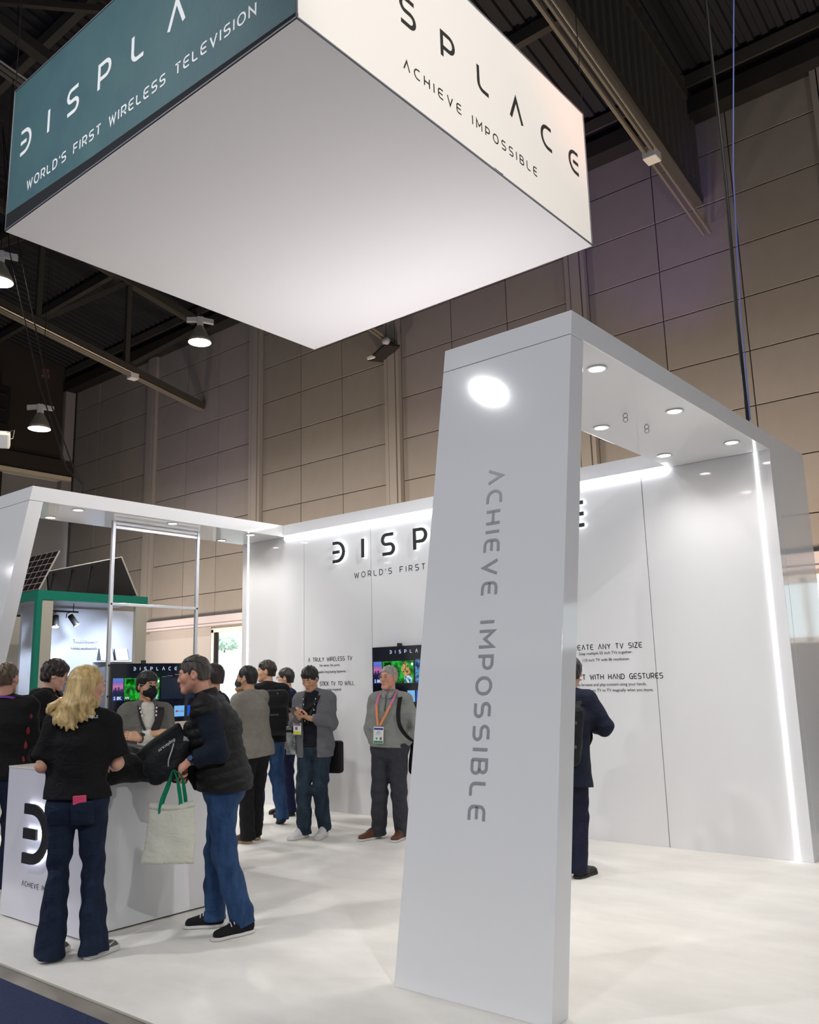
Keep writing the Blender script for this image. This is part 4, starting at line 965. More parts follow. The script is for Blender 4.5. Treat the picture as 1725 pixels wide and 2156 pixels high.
    def face(s, brow=BROWD, lips=True, eye_open=1.0, brow_r=.0040):
        hp, hs, f = s.hp, s.hs, s.hf
        for q in (-1, 1):
            c = hp(q*.0315, .0795, .0065); mb = MB(); 
            e = mb.lathe([(0, -.0125*hs)]+[(.0125*hs*math.sin(a), -.0125*hs*math.cos(a)) for a in [math.pi*i/10 for i in range(1, 10)]]+[(0, .0125*hs)], c, f[1], 14).build('eye', EYEW, None, smooth=True); e.parent = s.root
            b = c+f[1]*.0098*hs
            ir = MB().lathe([(.0076*hs, 0), (.0058*hs, .0026*hs), (0, .0036*hs)], b, f[1], 14).build('iris', EYED, None, smooth=True); ir.parent = e
            F = Field(*bounds([c], .035), .0028)
            F.ell(hp(q*.0315, .0805, .0115), (.0170*hs, .0128*hs, .0066*hs/max(.5, eye_open)), f, .004); F.ell(hp(q*.0315, .0790, -.0030), (.0165*hs, .0125*hs, .0058*hs), f, .004)
            F.build('eyelid', skin(s.tone), s.root)
            mb = MB().tube([hp(q*.012, .0905, .0245), hp(q*.030, .0905, .0305), hp(q*.047, .0815, .0260)], [brow_r*.9, brow_r*1.0, brow_r*.4], 6); b_ = mb.build('eyebrow', brow, None, smooth=True); b_.parent = s.root
        if lips:
            F = Field(*bounds([hp(0, .088, -.067)], .04), .0026)
            for q in (-1, 1): F.cap(hp(0, .0940, -.0632), hp(q*.025, .0885, -.0668), .0044, .0028, .003); F.cap(hp(0, .0940, -.0716), hp(q*.023, .0885, -.0680), .0050, .0028, .003)
            F.cap(hp(-.024, .099, -.0672), hp(.024, .099, -.0672), .0026, .0026, .003, 's'); F.build('lips', LIP, s.root)
    def hand(s, q, f, n, curl=.5, spread=1., thumb=.5, wrist=None, size=1., curls=None):
        """f: wrist to knuckles, n: where the palm faces; returns the primitives of palm, four fingers and thumb"""
        w = s.J['W'+q] if wrist is None else np.asarray(wrist, float); k = s.k*size; f = nrm(f); n = nrm(np.asarray(n, float)-f*(np.asarray(n, float)@f))
        t = np.cross(f, n) if q == 'R' else np.cross(n, f); pr = [(None, w+f*.012*k, w+f*.078*k, (.030*k, .017*k), (.040*k, .0145*k), t, .014)]
        pts = [w, w+f*.1*k]
        for i, (o, L, r) in enumerate(((.030, .074, .0090), (.0102, .082, .0094), (-.0098, .076, .0090), (-.0285, .060, .0080))):
            c = (curls[i] if curls else curl); a = w+f*(.088-.004*abs(i-1))*k+t*o*k; th = .0; base = nrm(f+t*(.5-i*.33)*.16*spread)
            for L_, dth in ((.46, .75), (.30, 1.05), (.24, .8)):
                th += c*dth*1.25; d = base*math.cos(th)+n*math.sin(th); b = a+d*L*L_*k; pr.append((a, b, r*k, r*k*.93, .004)); a = b; r *= .93
            pts.append(a)
        a = w+f*.026*k+t*.026*k+n*.006*k; b = a+nrm(f*.62+t*.78+n*(.25+thumb*.5))*.036*k; c = b+nrm(f*.9+t*(.35-thumb*.75)+n*(.2+.5*thumb))*.034*k; e = c+nrm(f*.85+t*(.1-.8*thumb)+n*(.15+.5*thumb))*.027*k
        pr += [(a, b, .0150*k, .0118*k, .012), (b, c, .0112*k, .0100*k, .004), (c, e, .0098*k, .0080*k, .004)]; pts += [b, e]
        return dict(prims=pr, pts=pts, t=t, n=n, f=f, w=w)
    # ---- hair
    def hair(s, m, style='short', top=.016, side=.006, res=.0055, fringe=.0, noise=.004, back=-.060, front=.062):
        hp, hs, f = s.hp, s.hs, s.hf; F = Field(*bounds([hp(0, 0, .03)], .17), res)
        F.ell(hp(0, -.022, .030), ((.0765+side)*hs, (.0975+side)*hs, (.0905+side)*hs), f, .01)
        F.ell(hp(0, -.012, .036+top*.9), ((.070+side)*hs, (.090+side*.6)*hs, .080*hs), f, .02)
        F.ell(hp(0, -.055, -.030), ((.060+side)*hs, (.052+side)*hs, (.055+side)*hs), f, .02)
        if fringe: F.ell(hp(.0, .060, front+.012), (.060*hs, .030*hs, .020*hs+fringe), f, .02)
        # cut: face opening, ears, nape
        F.ell(hp(0, .112, front-.072-fringe*.5), (.066*hs, .060*hs, .072*hs), f, .006, 's')
        F.slab(hp(0, .085, -.08), (.12, .077*hs, .078*hs), f, .01, .006, 's')
        for q in (-1, 1): F.slab(hp(q*.086, .006, -.062), (.035, .036*hs, .055*hs), f, .012, .008, 's')
        F.slab(hp(0, -.05, back-.06), (.14, .13, .060), f, .005, .006, 's')
        x, y, z = F.ax[0][:, None, None], F.ax[1][None, :, None], F.ax[2][None, None, :]; c = J = s.J['H']
        F.d += (noise*(np.sin(150*(x-c[0])+60*(z-c[2])+3*np.sin(60*(y-c[1])))*.5+np.sin(95*(y-c[1])+120*(x-c[0])+2*np.sin(50*(z-c[2])))*.5)).astype(np.float32)
        return F.build('hair', m, s.root)
    # ---- clothes
    def top(s, *a, **k): s.queue.append((a, k))
    def finish(s):
        for a, k in s.queue: s.make_top(*a, **k)
        s.queue = []; s.inner = []; s.bodyf = None
    def cover(s, F, G_, off, hem_v, far):
        """let this garment lie over an inner layer: blend in the layer's own field, a little thicker, away from hands and head"""
        d = G_.d
        for ax in range(3):
            t = (F.ax[ax]-G_.lo[ax])/G_.h; i = np.clip(np.floor(t).astype(int), 0, G_.n[ax]-2); w = (t-i).astype(np.float32); out = (t < 0) | (t > G_.n[ax]-1)
            w = np.clip(w, 0, 1); sh = [1, 1, 1]; sh[ax] = len(t); w = w.reshape(sh)
            d = np.take(d, i, ax)*(1-w)+np.take(d, i+1, ax)*w
            if out.any(): sl = [slice(None)]*3; sl[ax] = out; d[tuple(sl)] = 1.
        x, y, z = F.ax[0][:, None, None], F.ax[1][None, :, None], F.ax[2][None, None, :]; P, u, J = s.J['P'], s.up, s.J
        v = (x-P[0])*u[0]+(y-P[1])*u[1]+(z-P[2])*u[2]; top = (s.J['N']-P)@u-.035*s.k
        bad = (v < -hem_v-.03) | (v > top)
        for q in 'LR': W_ = J['W'+q]; bad = bad | ((x-W_[0])**2+(y-W_[1])**2+(z-W_[2])**2 < far*far)
        e = np.where(bad, 1., d-off).astype(np.float32); k = .012; hh = np.maximum(k-np.abs(F.d-e), 0)/k; F.d = np.minimum(F.d, e)-hh*hh*k*.25
    def make_top(s, name, m, infl=.012, arm=.012, hem=.10, cuff=1.0, sleeves='LR', amp=.0045, seed=1., open_front=0., collar=.0, collar_h=.03, res=.0088, wide=1., depth=1., puff=0., hem_flare=0., fz=24., neck_cut=.0, belly=0., yoke=0., hem_tilt=0., baffle=.074):
        J, k, u, lat, g = s.J, s.k, s.up, s.lat, s.g; P, N = J['P'], J['N']
        pts = [P-u*hem-V3(0, 0, .02), N, J['SL'], J['SR']]
        for q in sleeves: pts += [J['E'+q], J['W'+q]]
        F = Field(*bounds(pts, .24), res); i = infl; w, dd = g*wide, g*depth
        hw = ((.166 if s.sex == 'm' else .168)*k*w+i, .118*k*dd+i); ww = ((.152 if s.sex == 'm' else .140)*k*w+i, .108*k*dd+i); cw = ((.170 if s.sex == 'm' else .158)*k*w+i, .120*k*dd+i)
        H0 = P-u*hem; F.ecap(H0, P+u*.02, (hw[0]+hem_flare, hw[1]+hem_flare), hw, lat, .04); F.ecap(P+u*.02, P+u*.17*k, hw, ww, lat, .04); F.ecap(P+u*.17*k, N-u*.19*k, ww, cw, lat, .05); F.ecap(N-u*.19*k, N-u*.085*k, cw, (.125*k+i, .078*k+i), lat, .05)
        if hem > .04:
            for q in 'LR': F.ell(J['H'+q]-np.cross(V3(0, 0, 1), s.hl)*.045*k-V3(0, 0, .02), (.084*k*g+i, .074*k*g+i+.006, .11*k*g), None, .05)
        if belly: F.ell(P+u*.13*k+s.fw*(.07*k), ((.13+i)*k, belly+i, .15*k), np.array([lat, s.fw, u]), .05)
        F.cap(J['SL'], J['SR'], .052*k+i*.7+yoke, .052*k+i*.7+yoke, .04)
        for q in 'LR': F.cap(N-u*.012, J['S'+q]*.8+N*.2+u*.008, .042*k+i*.6, .040*k+i*.8, .05)
        if collar: F.cap(N-u*.02, N+u*collar_h+s.fw*.006, .062*k+collar, .058*k+collar, .02, cut=True)
        spots = []
        for q in sleeves:
            S_, E_, W_ = J['S'+q], J['E'+q], J['W'+q]; r0, r1, r2 = .056*k+arm, .045*k+arm, .031*k+arm
            if cuff <= 1.0:
                e = S_+(E_-S_)*cuff; F.cap(S_, e, r0, r0+(r1-r0)*cuff+(.012 if cuff < .9 else 0), .035, cut=cuff < .999)
            else:
                F.cap(S_, E_, r0, r1, .035); F.cap(E_, E_+(W_-E_)*(cuff-1), r1, r2+.004, .02, cut=True)
            spots += [(E_, .085, 1.5), (S_, .10, .7)]
        spots += [(P+u*.10, .15, .8)]
        if amp: F.folds(amp, seed, spots, fz)
        if puff:
            x, y, z = F.ax[0][:, None, None], F.ax[1][None, :, None], F.ax[2][None, None, :]
            v = (x-P[0])*u[0]+(y-P[1])*u[1]+(z-P[2])*u[2]; F.d -= (puff*(np.abs(np.sin(math.pi*v/baffle))**.7-.5)).astype(np.float32)
        for G_ in (s.inner if sleeves else s.inner[:1]): s.cover(F, G_, .006, hem, .10)
        if cuff > 1.2 and sleeves and s.bodyf is not None: s.cover(F, s.bodyf, .007, hem, .215)
        F.plane(H0, -u-s.fw*hem_tilt)
        if open_front:
            c = P+u*.22+s.fw*.20; F.slab(c, (open_front, .15, .60), np.array([lat, s.fw, u]), .004, .006, 's')
        if neck_cut: F.cap(N-u*.02+s.fw*.01, N+u*.2+s.fw*.05, neck_cut, neck_cut*1.2, .006, 's')
        s.inner.append(F)
        return F.build(name, m, s.root)
    def trousers(s, m, infl=.012, hem=.045, flare=0., amp=.0045, seed=2., res=.0088, waist=.14, straight=.0, name='trousers'):
        J, k, g = s.J, s.k, s.g; pts = [J['P']+s.up*waist]+[J[a+q] for a in 'HKA' for q in 'LR']; F = Field(*bounds(pts, .17), res); i = infl; P = J['P']; W_ = P+s.up*waist
        F.ecap(P-V3(0, 0, .06), P+V3(0, 0, .03), (.158*k*g+i, .112*k*g+i), (.160*k*g+i, .112*k*g+i), s.hl, .05); F.ecap(P+V3(0, 0, .03), W_, (.160*k*g+i, .112*k*g+i), (.142*k*g+i, .10*k*g+i), s.hl, .04, cut=True)
        bk = np.cross(s.hl, V3(0, 0, 1))*-1
        for q in 'LR': F.ell(J['H'+q]-np.cross(V3(0, 0, 1), s.hl)*.045*k-V3(0, 0, .035), (.080*k*g+i*.6, .070*k*g+i*.6, .085*k*g), None, .05)
        spots = []
        for q in 'LR':
            H_, K_, A_ = J['H'+q], J['K'+q], J['A'+q]; r1 = .054*k+i+straight*.5; r2 = .043*k+i+flare+straight
            F.cap(H_-V3(0, 0, .03), K_, .088*k*g+i, r1, .022); end = A_+(K_-A_)*0; d = nrm(A_-K_)
            hemp = A_+d*((A_[2]-hem)/max(.3, -d[2])); mid = K_*.5+hemp*.5+V3(0, 0, 0)
            F.cap(K_, mid, r1, (r1+r2)*.5+.002, .02); F.cap(mid, hemp, (r1+r2)*.5+.002, r2, .02, cut=True)
            spots += [(K_+V3(0, -.03, 0), .11, 1.3), (hemp+V3(0, 0, .05), .09, 1.2), (H_+V3(0, .05, -.05), .10, .8)]
        if amp: F.folds(amp, seed, spots, 30.)
        s.inner.append(F)
        return F.build(name, m, s.root)
    def shoe(s, q, m, sole=SOLEW, sole_h=.026, style='sneaker', lace=None, pitch=0., res=.005):
        J = s.J; h, t = J['heel'+q], J['toe'+q]; d = t-h; L = max(.235*s.k, min(.30, np.linalg.norm(d))); d = nrm(d); up = V3(0, 0, 1)
        if pitch: 
            ax = d.copy(); d = nrm(ax*math.cos(R(pitch))-up*math.sin(R(pitch))); up = nrm(up*math.cos(R(pitch))+ax*math.sin(R(pitch)))
        lat = np.cross(d, up); p = lambda a, b, c: h+d*a*L+lat*b+up*c
        F = Field(*bounds([p(0, 0, 0), p(1, 0, 0), J['A'+q]], .09), res); so = sole_h
        F.ecap(p(.13, 0, .050), p(.40, 0, .046), (.033, .045), (.036, .050), lat, .02); F.ecap(p(.40, 0, .046), p(.86, .004 if q == 'R' else -.004, .030), (.037, .046), (.040, .030), lat, .03)
        F.cap(p(.17, 0, .05), p(.20, 0, .10), .036, .034, .02, cut=True)
        if style == 'dress': F.ell(p(.93, 0, .028), (.036, .03, .022), np.array([lat, d, up]), .02)
        F.plane(p(0, 0, so*.8), -up); o = F.build('shoe', m, s.root)
        F = Field(*bounds([p(0, 0, 0), p(1, 0, 0)], .09), res); w = .003
        F.ecap(p(.13, 0, so*.5), p(.40, 0, so*.5), (.035+w, .06), (.037+w, .06), lat, .02); F.ecap(p(.40, 0, so*.5), p(.87, .004 if q == 'R' else -.004, so*.5), (.037+w, .06), (.042+w, .05), lat, .03)
        F.plane(p(0, 0, so), up); F.plane(p(0, 0, .001), -up); so_ = F.build('sole', sole, s.root); so_.parent = o
        if lace is not None:
            mb = MB()
            for a_, hh in ((.38, .104), (.45, .100), (.52, .093), (.59, .083)): mb.tube([p(a_, -.030, hh-.016), p(a_, -.012, hh+.004), p(a_, .012, hh+.004), p(a_, .030, hh-.016)], .0035, 5)
            l_ = mb.build('laces', lace, None, smooth=True); l_.parent = o
        return o
    # ---- accessories
    def lanyard(s, cols, length=.40, r=.016, spread=.055, badge=None, badge_mats=None, lift=.0, side=0., back=True, badge_size=(.095, .14), name='lanyard'):
        N, u, fw, lat, k = s.J['N'], s.up, s.fw, s.lat, s.k
        def front(x, v):           # a point on the chest, v below the neck base
            return N-u*v+lat*x+fw*(.060+.075*min(1, v/.16)+lift)
        end = front(side, length); o = None
        for sg in (-1, 1):
            pts = [N+u*.012-fw*.068, N+u*.020+lat*sg*.045-fw*.05, N+u*.028+lat*sg*.072+fw*.005, front(sg*spread*1.15, .04), front(sg*spread+side*.3, .12), front(sg*spread*.6+side*.6, .12+(length-.12)*.5), end+lat*sg*.012]
            segs = [(0, 4), (3, 5), (4, 7)] if len(cols) > 1 else [(0, 7)]
            for c, (a, b) in zip(cols if len(cols) > 1 else cols, segs):
                wd = [lat*.3+fw*.2+u*1. if j < 2 else (lat*sg*.9+u*.3) for j in range(a, b)]
                l_ = MB().ribbon(pts[a:b], r, [tuple(w_) for w_ in wd], .0025).build(name, c, None); l_.parent = s.root
        if badge:
            c = end-u*(badge_size[1]/2+.012)+fw*.004; w, h = badge_size; X, Y, Z = lat, u, fw
            def pl(x0, y0, x1, y1, z0, z1):
                P = [c+X*x+Y*y+Z*z for z in (z0, z1) for x, y in ((x0, y0), (x1, y0), (x1, y1), (x0, y1))]; return MB().hexa(P)
            b = pl(-w/2, -h/2, w/2, h/2, -.003, .002).build('badge', badge_mats[0], None); b.parent = s.root
            for (x0, y0, x1, y1, mm) in badge_mats[1:]:
                o = pl(x0*w/2, y0*h/2, x1*w/2, y1*h/2, .002, .0032).build('badge_print', mm, None); o.parent = b
        return end
    def glasses(s, m, rims=True, on_top=False, r=.0016):
        hp = s.hp; mb = MB(); dz = .0 if not on_top else .085; dy = .0 if not on_top else -.055; y0 = .104+dy
        if rims:
            for q in (-1, 1): mb.tube([hp(q*.032+.022*math.cos(a), y0-.006*abs(math.cos(a))*(1 if q*math.cos(a) > 0 else .2), .004+dz+.017*math.sin(a)) for a in [k*math.pi/8 for k in range(17)]], r, 5, cap=False)
        else:
            for q in (-1, 1): mb.tube([hp(q*.012, y0, .008+dz), hp(q*.052, y0-.008, .010+dz)], r*.8, 5)
        mb.tube([hp(-.011, y0, .008+dz), hp(0, y0+.004, .011+dz), hp(.011, y0, .008+dz)], r, 5)
        for q in (-1, 1): mb.tube([hp(q*.054, y0-.008, .010+dz), hp(q*.076, .060+dy, .012+dz), hp(q*.083, -.010+dy, .014+dz*.75), hp(q*.080, -.030+dy, .002+dz*.6)], r, 5)
        o = mb.build('glasses', m, None, smooth=True); o.parent = s.root; return o
    def mask(s, m, strap=None):
        hp, hs, f = s.hp, s.hs, s.hf; F = Field(*bounds([hp(0, .07, -.055)], .11), .0048)
        F.ell(hp(0, .046, -.052), (.066*hs, .066*hs, .055*hs), f, .01); F.cap(hp(0, .090, -.008), hp(0, .097, -.058), .019*hs, .026*hs, .03); F.cap(hp(0, .092, -.066), hp(0, .074, -.104), .026*hs, .020*hs, .03)
        F.plane(hp(0, .030, 0), -f[1]+f[2]*.15); F.plane(hp(0, .100, .004), f[2]+f[1]*.22)
        o = F.build('face_mask', m, s.root); mb = MB()
        for q in (-1, 1):
            mb.tube([hp(q*.062, .045, -.030), hp(q*.082, -.004, .018)], .0020, 5); mb.tube([hp(q*.058, .042, -.082), hp(q*.078, -.006, -.034)], .0020, 5)
        b = mb.build('ear_loop', strap or m, None); b.parent = o; return o
    def collar_band(s, m, r=.060, h=.03, th=.010, name='collar', tilt=.3, dz=.0):
        N, u, fw = s.J['N'], s.up, s.fw; ax = nrm(u-fw*tilt*.4+fw*.12); F = Field(*bounds([N], .14), .005)
        F.cap(N-u*.03+u*dz, N+ax*h+u*dz, r*s.k+th, r*s.k+th*.7, .01, cut=True); F.cap(N+ax*(h-.012)+u*dz, N+ax*(h+.10)+u*dz, r*s.k, r*s.k, .003, 's'); return F.build(name, m, s.root)
    def strap(s, pts, w, m, name='strap', wdir=None, parent=None):
        o = MB().ribbon([tuple(p) for p in pts], w, wdir or tuple(s.lat), .004).build(name, m, None); o.parent = parent or s.root; return o
    def to_world(s, p): 
        a = s.root.rotation_euler.z; return Vector((math.cos(a)*p[0]-math.sin(a)*p[1]+s.root.location.x, math.sin(a)*p[0]+math.cos(a)*p[1]+s.root.location.y, p[2]))
JEAN_D = fabric('dark_indigo_denim', (.0045, .0095, .026), var=.35, vscale=26, var_color=(.010, .020, .048), stretch=(1, 1, .35))
JEAN_B = fabric('blue_denim', (.010, .032, .098), var=.5, vscale=14, var_color=(.030, .080, .18), stretch=(1, 1, .35))
JEAN_G = fabric('faded_dark_denim', (.010, .018, .032), var=.5, vscale=14, var_color=(.026, .045, .068), stretch=(1, 1, .35))
TEE_B = fabric('black_cotton', (.0045, .0045, .005), var=.2)
SHOE_BL = fabric('black_knit_shoe', (.008, .008, .011), scale=500)
WHITE_SHIRT = fabric('white_shirt_cloth', (.72, .71, .70))
DARK_SOLE = mat('black_rubber', (.012, .012, .012), .6)
LANY_PURPLE = mat('purple_lanyard', (.22, .05, .32), .6); LANY_PINK = mat('pink_lanyard', (.68, .14, .34), .6); LANY_ORANGE = mat('orange_lanyard', (.85, .26, .08), .6)
LANY_BLACK = mat('black_lanyard', (.01, .01, .011), .6); PAPERW = mat('badge_white', (.80, .80, .80), .35); BLUEP = mat('badge_blue', (.03, .06, .32), .4); GREENP = mat('badge_green', (.02, .28, .12), .4); YELP = mat('badge_yellow', (.62, .66, .05), .4)
HAIR_BLK = hair_mat('black_hair', (.008, .007, .007), (.022, .019, .017)); HAIR_DBR = hair_mat('dark_brown_hair', (.016, .010, .008), (.040, .025, .018)); HAIR_BR = hair_mat('brown_hair', (.060, .036, .022), (.13, .085, .052))
HAIR_GB = hair_mat('greying_brown_hair', (.026, .020, .016), (.095, .082, .066)); HAIR_GR = hair_mat('grey_hair', (.20, .175, .145), (.42, .39, .34)); HAIR_BLOND = hair_mat('blonde_hair', (.24, .145, .052), (.80, .58, .25), 34, (1, 1, .16))
BAGF = fabric('black_nylon', (.006, .006, .007), rough=.7, scale=700, bump=.2)
WATCHM = mat('watch_black', (.01, .01, .012), .3); WATCHB = mat('watch_face', (.05, .09, .22), .12); GOLDW = mat('watch_steel', (.5, .48, .42), .25, metal=.8)
GLASSM = mat('glasses_frame', (.03, .028, .027), .35); GLASSC = mat('clear_glasses_frame', (.45, .42, .38), .25)

def watch(p, q, face_dir, strap_m=None, face_m=None, r=.034):
    W_, E_ = p.J['W'+q], p.J['E'+q]; ax = nrm(W_-E_); c = W_-ax*.012; a = nrm(np.asarray(face_dir, float)-ax*(np.asarray(face_dir, float)@ax)); b = np.cross(ax, a)
    pts = [c+(a*math.cos(t)+b*math.sin(t))*r for t in [k*math.pi/8 for k in range(17)]]
    o = MB().ribbon([tuple(x) for x in pts], .020, [tuple(ax)]*len(pts), .004).build('watch', strap_m or WATCHM, None, smooth=False); o.parent = p.root
    f = MB().lathe([(.019, -.003), (.021, .002), (.019, .007), (.0, .007)], tuple(c+a*(r+.002)), tuple(a), 20).build('watch_face', [strap_m or WATCHM], None, smooth=True); f.parent = o
    g = MB().lathe([(.016, .0075), (.0, .0078)], tuple(c+a*(r+.002)), tuple(a), 20).build('dial', face_m or WATCHB, None); g.parent = o
    return o
class Held:
    """a thing worn or held by a person: its own Empty at its base, meshes given in the person's local space"""
    def __init__(s, p, name, base, label, cat):
        s.p = p; s.base = np.array(base, float); s.root = empty(name, p.to_world(base), p.root.rotation_euler.z); tag(s.root, label, cat)
    def put(s, o, parent=None):
        if parent is None: o.parent = s.root; o.location = tuple(-s.base)
        else: o.parent = parent
        return o
def backpack(p, label, c, w=.30, h=.46, d=.17, m=None, grey=None, tilt=0., straps=True, pockets=((.0, -.06, .11, .10), (.0, .13, .10, .05))):
    """c: centre on the back (local)"""
    m = m or BAGF; u, lat, fw = p.up, p.lat, p.fw; c = np.array(c, float); b = Held(p, 'backpack', c-u*h/2, label, 'backpack'); fr = np.array([lat, fw, u])
    F = Field(*bounds([c-u*h/2, c+u*h/2], .24), .008); F.slab(c, (w/2, d/2, h/2), fr, .06, .02); F.slab(c-fw*d*.35-u*h*.14, (w*.40, d*.28, h*.30), fr, .04, .02); F.slab(c-fw*d*.30+u*h*.26, (w*.36, d*.25, h*.13), fr, .03, .015)
    F.folds(.0035, 5., [(c, .3, .6)], 26); b.put(F.build('body', m, None))
    q = MB()
    for (x, z, hw, hh) in pockets:
        a = c-fw*(d*.66)+u*z+lat*x
        q.hexa([tuple(a+lat*i*hw+fw*j*.006+u*k*.012) for k in (-1, 1) for i, j in ((-1, -1), (1, -1), (1, 1), (-1, 1))])
    b.put(q.build('reflective_tab' if grey else 'pocket_trim', grey or mat('grey_webbing', (.05, .05, .055), .6), None, bevel=.004))
    hd = [c+u*(h/2-.01)-lat*.03-fw*.0, c+u*(h/2+.035)-lat*.02, c+u*(h/2+.035)+lat*.02, c+u*(h/2-.01)+lat*.03]
    b.put(MB().tube([tuple(x) for x in hd], .008, 6).build('top_handle', m, None, smooth=True))
    if straps:
        N = p.J['N']
        for sg in (-1, 1):
            x = sg*.105; pts = [c+lat*x*.8+u*(h*.42)+fw*d*.4, N+lat*x*1.0-u*.008-fw*.035, N+lat*x*1.05-u*.022+fw*.04, N+lat*x*1.15-u*.10+fw*.118, N+lat*x*1.3-u*.22+fw*.128, N+lat*x*1.75-u*.34+fw*.05, c+lat*sg*w*.42-u*h*.34+fw*.05]
            b.put(MB().ribbon([tuple(x_) for x_ in pts], .05, tuple(lat), .012).build('shoulder_strap', m, None, bevel=.003))
    return b

def woman():
    p = Person((-5.03, 2.86), 50, 1.70, 'blonde woman in black T-shirt and dark flared jeans, back turned, at the counter',
               dict(P=(.010, .0, .905), N=(.02, .01, 1.405), H=(.040, .012, 1.570), SL=(-.130, -.01, 1.335), SR=(.172, .02, 1.335), EL=(-.200, -.02, 1.095), ER=(.228, .03, 1.090), WL=(-.165, .20, 1.062), WR=(.17, .235, 1.065),
                    lat=(1, .05, 0), KL=(-.078, .0, .475), KR=(.112, .015, .47), AL=(-.100, -.01, .085), AR=(.140, -.005, .08), heelL=(-.148, -.057, 0), toeL=(-.045, .185, 0), heelR=(.107, -.055, 0), toeR=(.245, .13, 0)),
               'fair', res=.0055, sex='f', head=(-66, -4, 0), girth=1.0)
    hd = {'L': p.hand('L', (.25, .9, -.05), (0, 0, -1), .45, thumb=.3), 'R': p.hand('R', (-.2, .9, -.02), (0, 0, -1), .4, thumb=.3)}
    p.body(hd); p.face(brow=mat('light_brow', (.25, .17, .09), .8))
    p.top('t_shirt', TEE_B, infl=.016, arm=.011, hem=.002, cuff=.80, amp=.0085, seed=2.3, res=.0072, fz=17, wide=.97, depth=1.08, hem_flare=.010)
    f = font_mesh('ACHIEVE IMPOSSIBLE', .024, (-1, 0, 0), ZP, (0, 0, 0), .0012, 'shirt_print', mat('white_print')); f.parent = p.root
    f.rotation_euler = (0, 0, math.pi); f.location = (.015, -.113, 1.372); f.scale = (1, 1, 1)
    p.trousers(JEAN_D, infl=.006, hem=.028, flare=.034, amp=.006, seed=4., res=.0072, waist=.05, name='jeans')
    gm = fabric('grey_knit_shoe', (.13, .125, .12), scale=600)
    for q in 'LR':
        o = p.shoe(q, gm, SOLEW, .036)
        J = p.J; h, t = J['heel'+q], J['toe'+q]; d = nrm(t-h); lat = np.cross(d, V3(0, 0, 1)); L = .25   # the curved tick on the outer side
        for sd in ((1,) if q == 'R' else (1,)):
            pts = [h+d*L*a+lat*sd*b+V3(0, 0, z) for a, b, z in ((.36, .041, .070), (.33, .044, .058), (.37, .0455, .048), (.46, .045, .047), (.60, .0435, .056), (.74, .037, .064))]
            tk = MB().tube([tuple(x) for x in pts], [.003, .007, .009, .0075, .0045, .002], 6).build('side_mark', SOLEW, None, smooth=True); tk.parent = o
    # long hair in loose locks over the shoulders
    F = Field((-.28, -.26, 1.28), (.26, .2, 1.72), .0052); hs = p.hs; f = p.hf
    F.ell(p.hp(0, -.022, .034), (.090*hs, .108*hs, .097*hs), f, .01); F.ell(p.hp(0, .118, -.035), (.075*hs, .050*hs, .088*hs), f, .01, 's')
    rr = random.Random(5)
    for k in range(44):
        t = k/43.; a = -1.75+3.5*t           # angle round the head, seen from its top: from her left cheek round the back to her right cheek
        top = p.hp(.012*math.sin(a*3), -.03+.03*math.cos(a*2), .106); mid = p.hp(.094*math.sin(a)*(1.0), -.012-.098*math.cos(a), .03)
        low = p.hp(.100*math.sin(a)*1.05, -.02-.105*math.cos(a), -.075)
        ex = -.165+.27*t+rr.uniform(-.015, .015)
        ez = 1.335+.10*abs(t-.42)**1.1*2.0+rr.uniform(-.02, .02); ey = -.125+.20*abs(t-.4)**2+rr.uniform(-.01, .01)
        if t < .12 or t > .9: ez += .03
        e = V3(ex*1.0, ey, ez); m2 = low*.45+e*.55+V3(rr.uniform(-.014, .014)-.010, -.022, .012)
        curl = e+V3(rr.choice((-1, 1))*.012+.008, -.004, -.020)
        F.chain([top, mid, low, m2, e, curl], [.012, .018, .0165, .015, .013, .008], .006)
    F.folds(.0015, 3., [], 20.)
    F.build('hair', HAIR_BLOND, p.root)
    JF = p.inner[0]
    for x in (-.062, .062):      # back pockets, lying on the jeans
        F = Field((x-.09, -.30, .70), (x+.09, .0, .95), .006); F.slab((x, -.15, .828), (.064, .12, .068), None, .01, .0)
        F2 = Field((x-.09, -.30, .70), (x+.09, .0, .95), .006); p.J0 = p.J; p.cover(F2, JF, .028 if x > 0 else .006, 9., 0.); F.d = np.maximum(F.d, F2.d); F.build('back_pocket', JEAN_D, p.root)
    ys = JF.ax[1][np.where(JF.d[np.abs(JF.ax[0]-.05).argmin(), :, np.abs(JF.ax[2]-.86).argmin()] < 0)[0].min()]
    ph = Held(p, 'smartphone', (.05, ys, .80), 'pink phone sticking out of the back jeans pocket of the blonde woman', 'phone')
    c = V3(.05, ys-.026, .874); u = nrm(V3(0, -.30, 1)); L_ = nrm(V3(1, .02, .03)); fwd = np.cross(u, L_); q = MB()
    q.hexa([tuple(c+L_*i*.038+fwd*j*.0038+u*k*.060) for k in (-1, 1) for i, j in ((-1, -1), (1, -1), (1, 1), (-1, 1))]); ph.put(q.build('case', mat('pink_case', (.80, .085, .19), .4), None, bevel=.008))
    return p
P_W = woman()

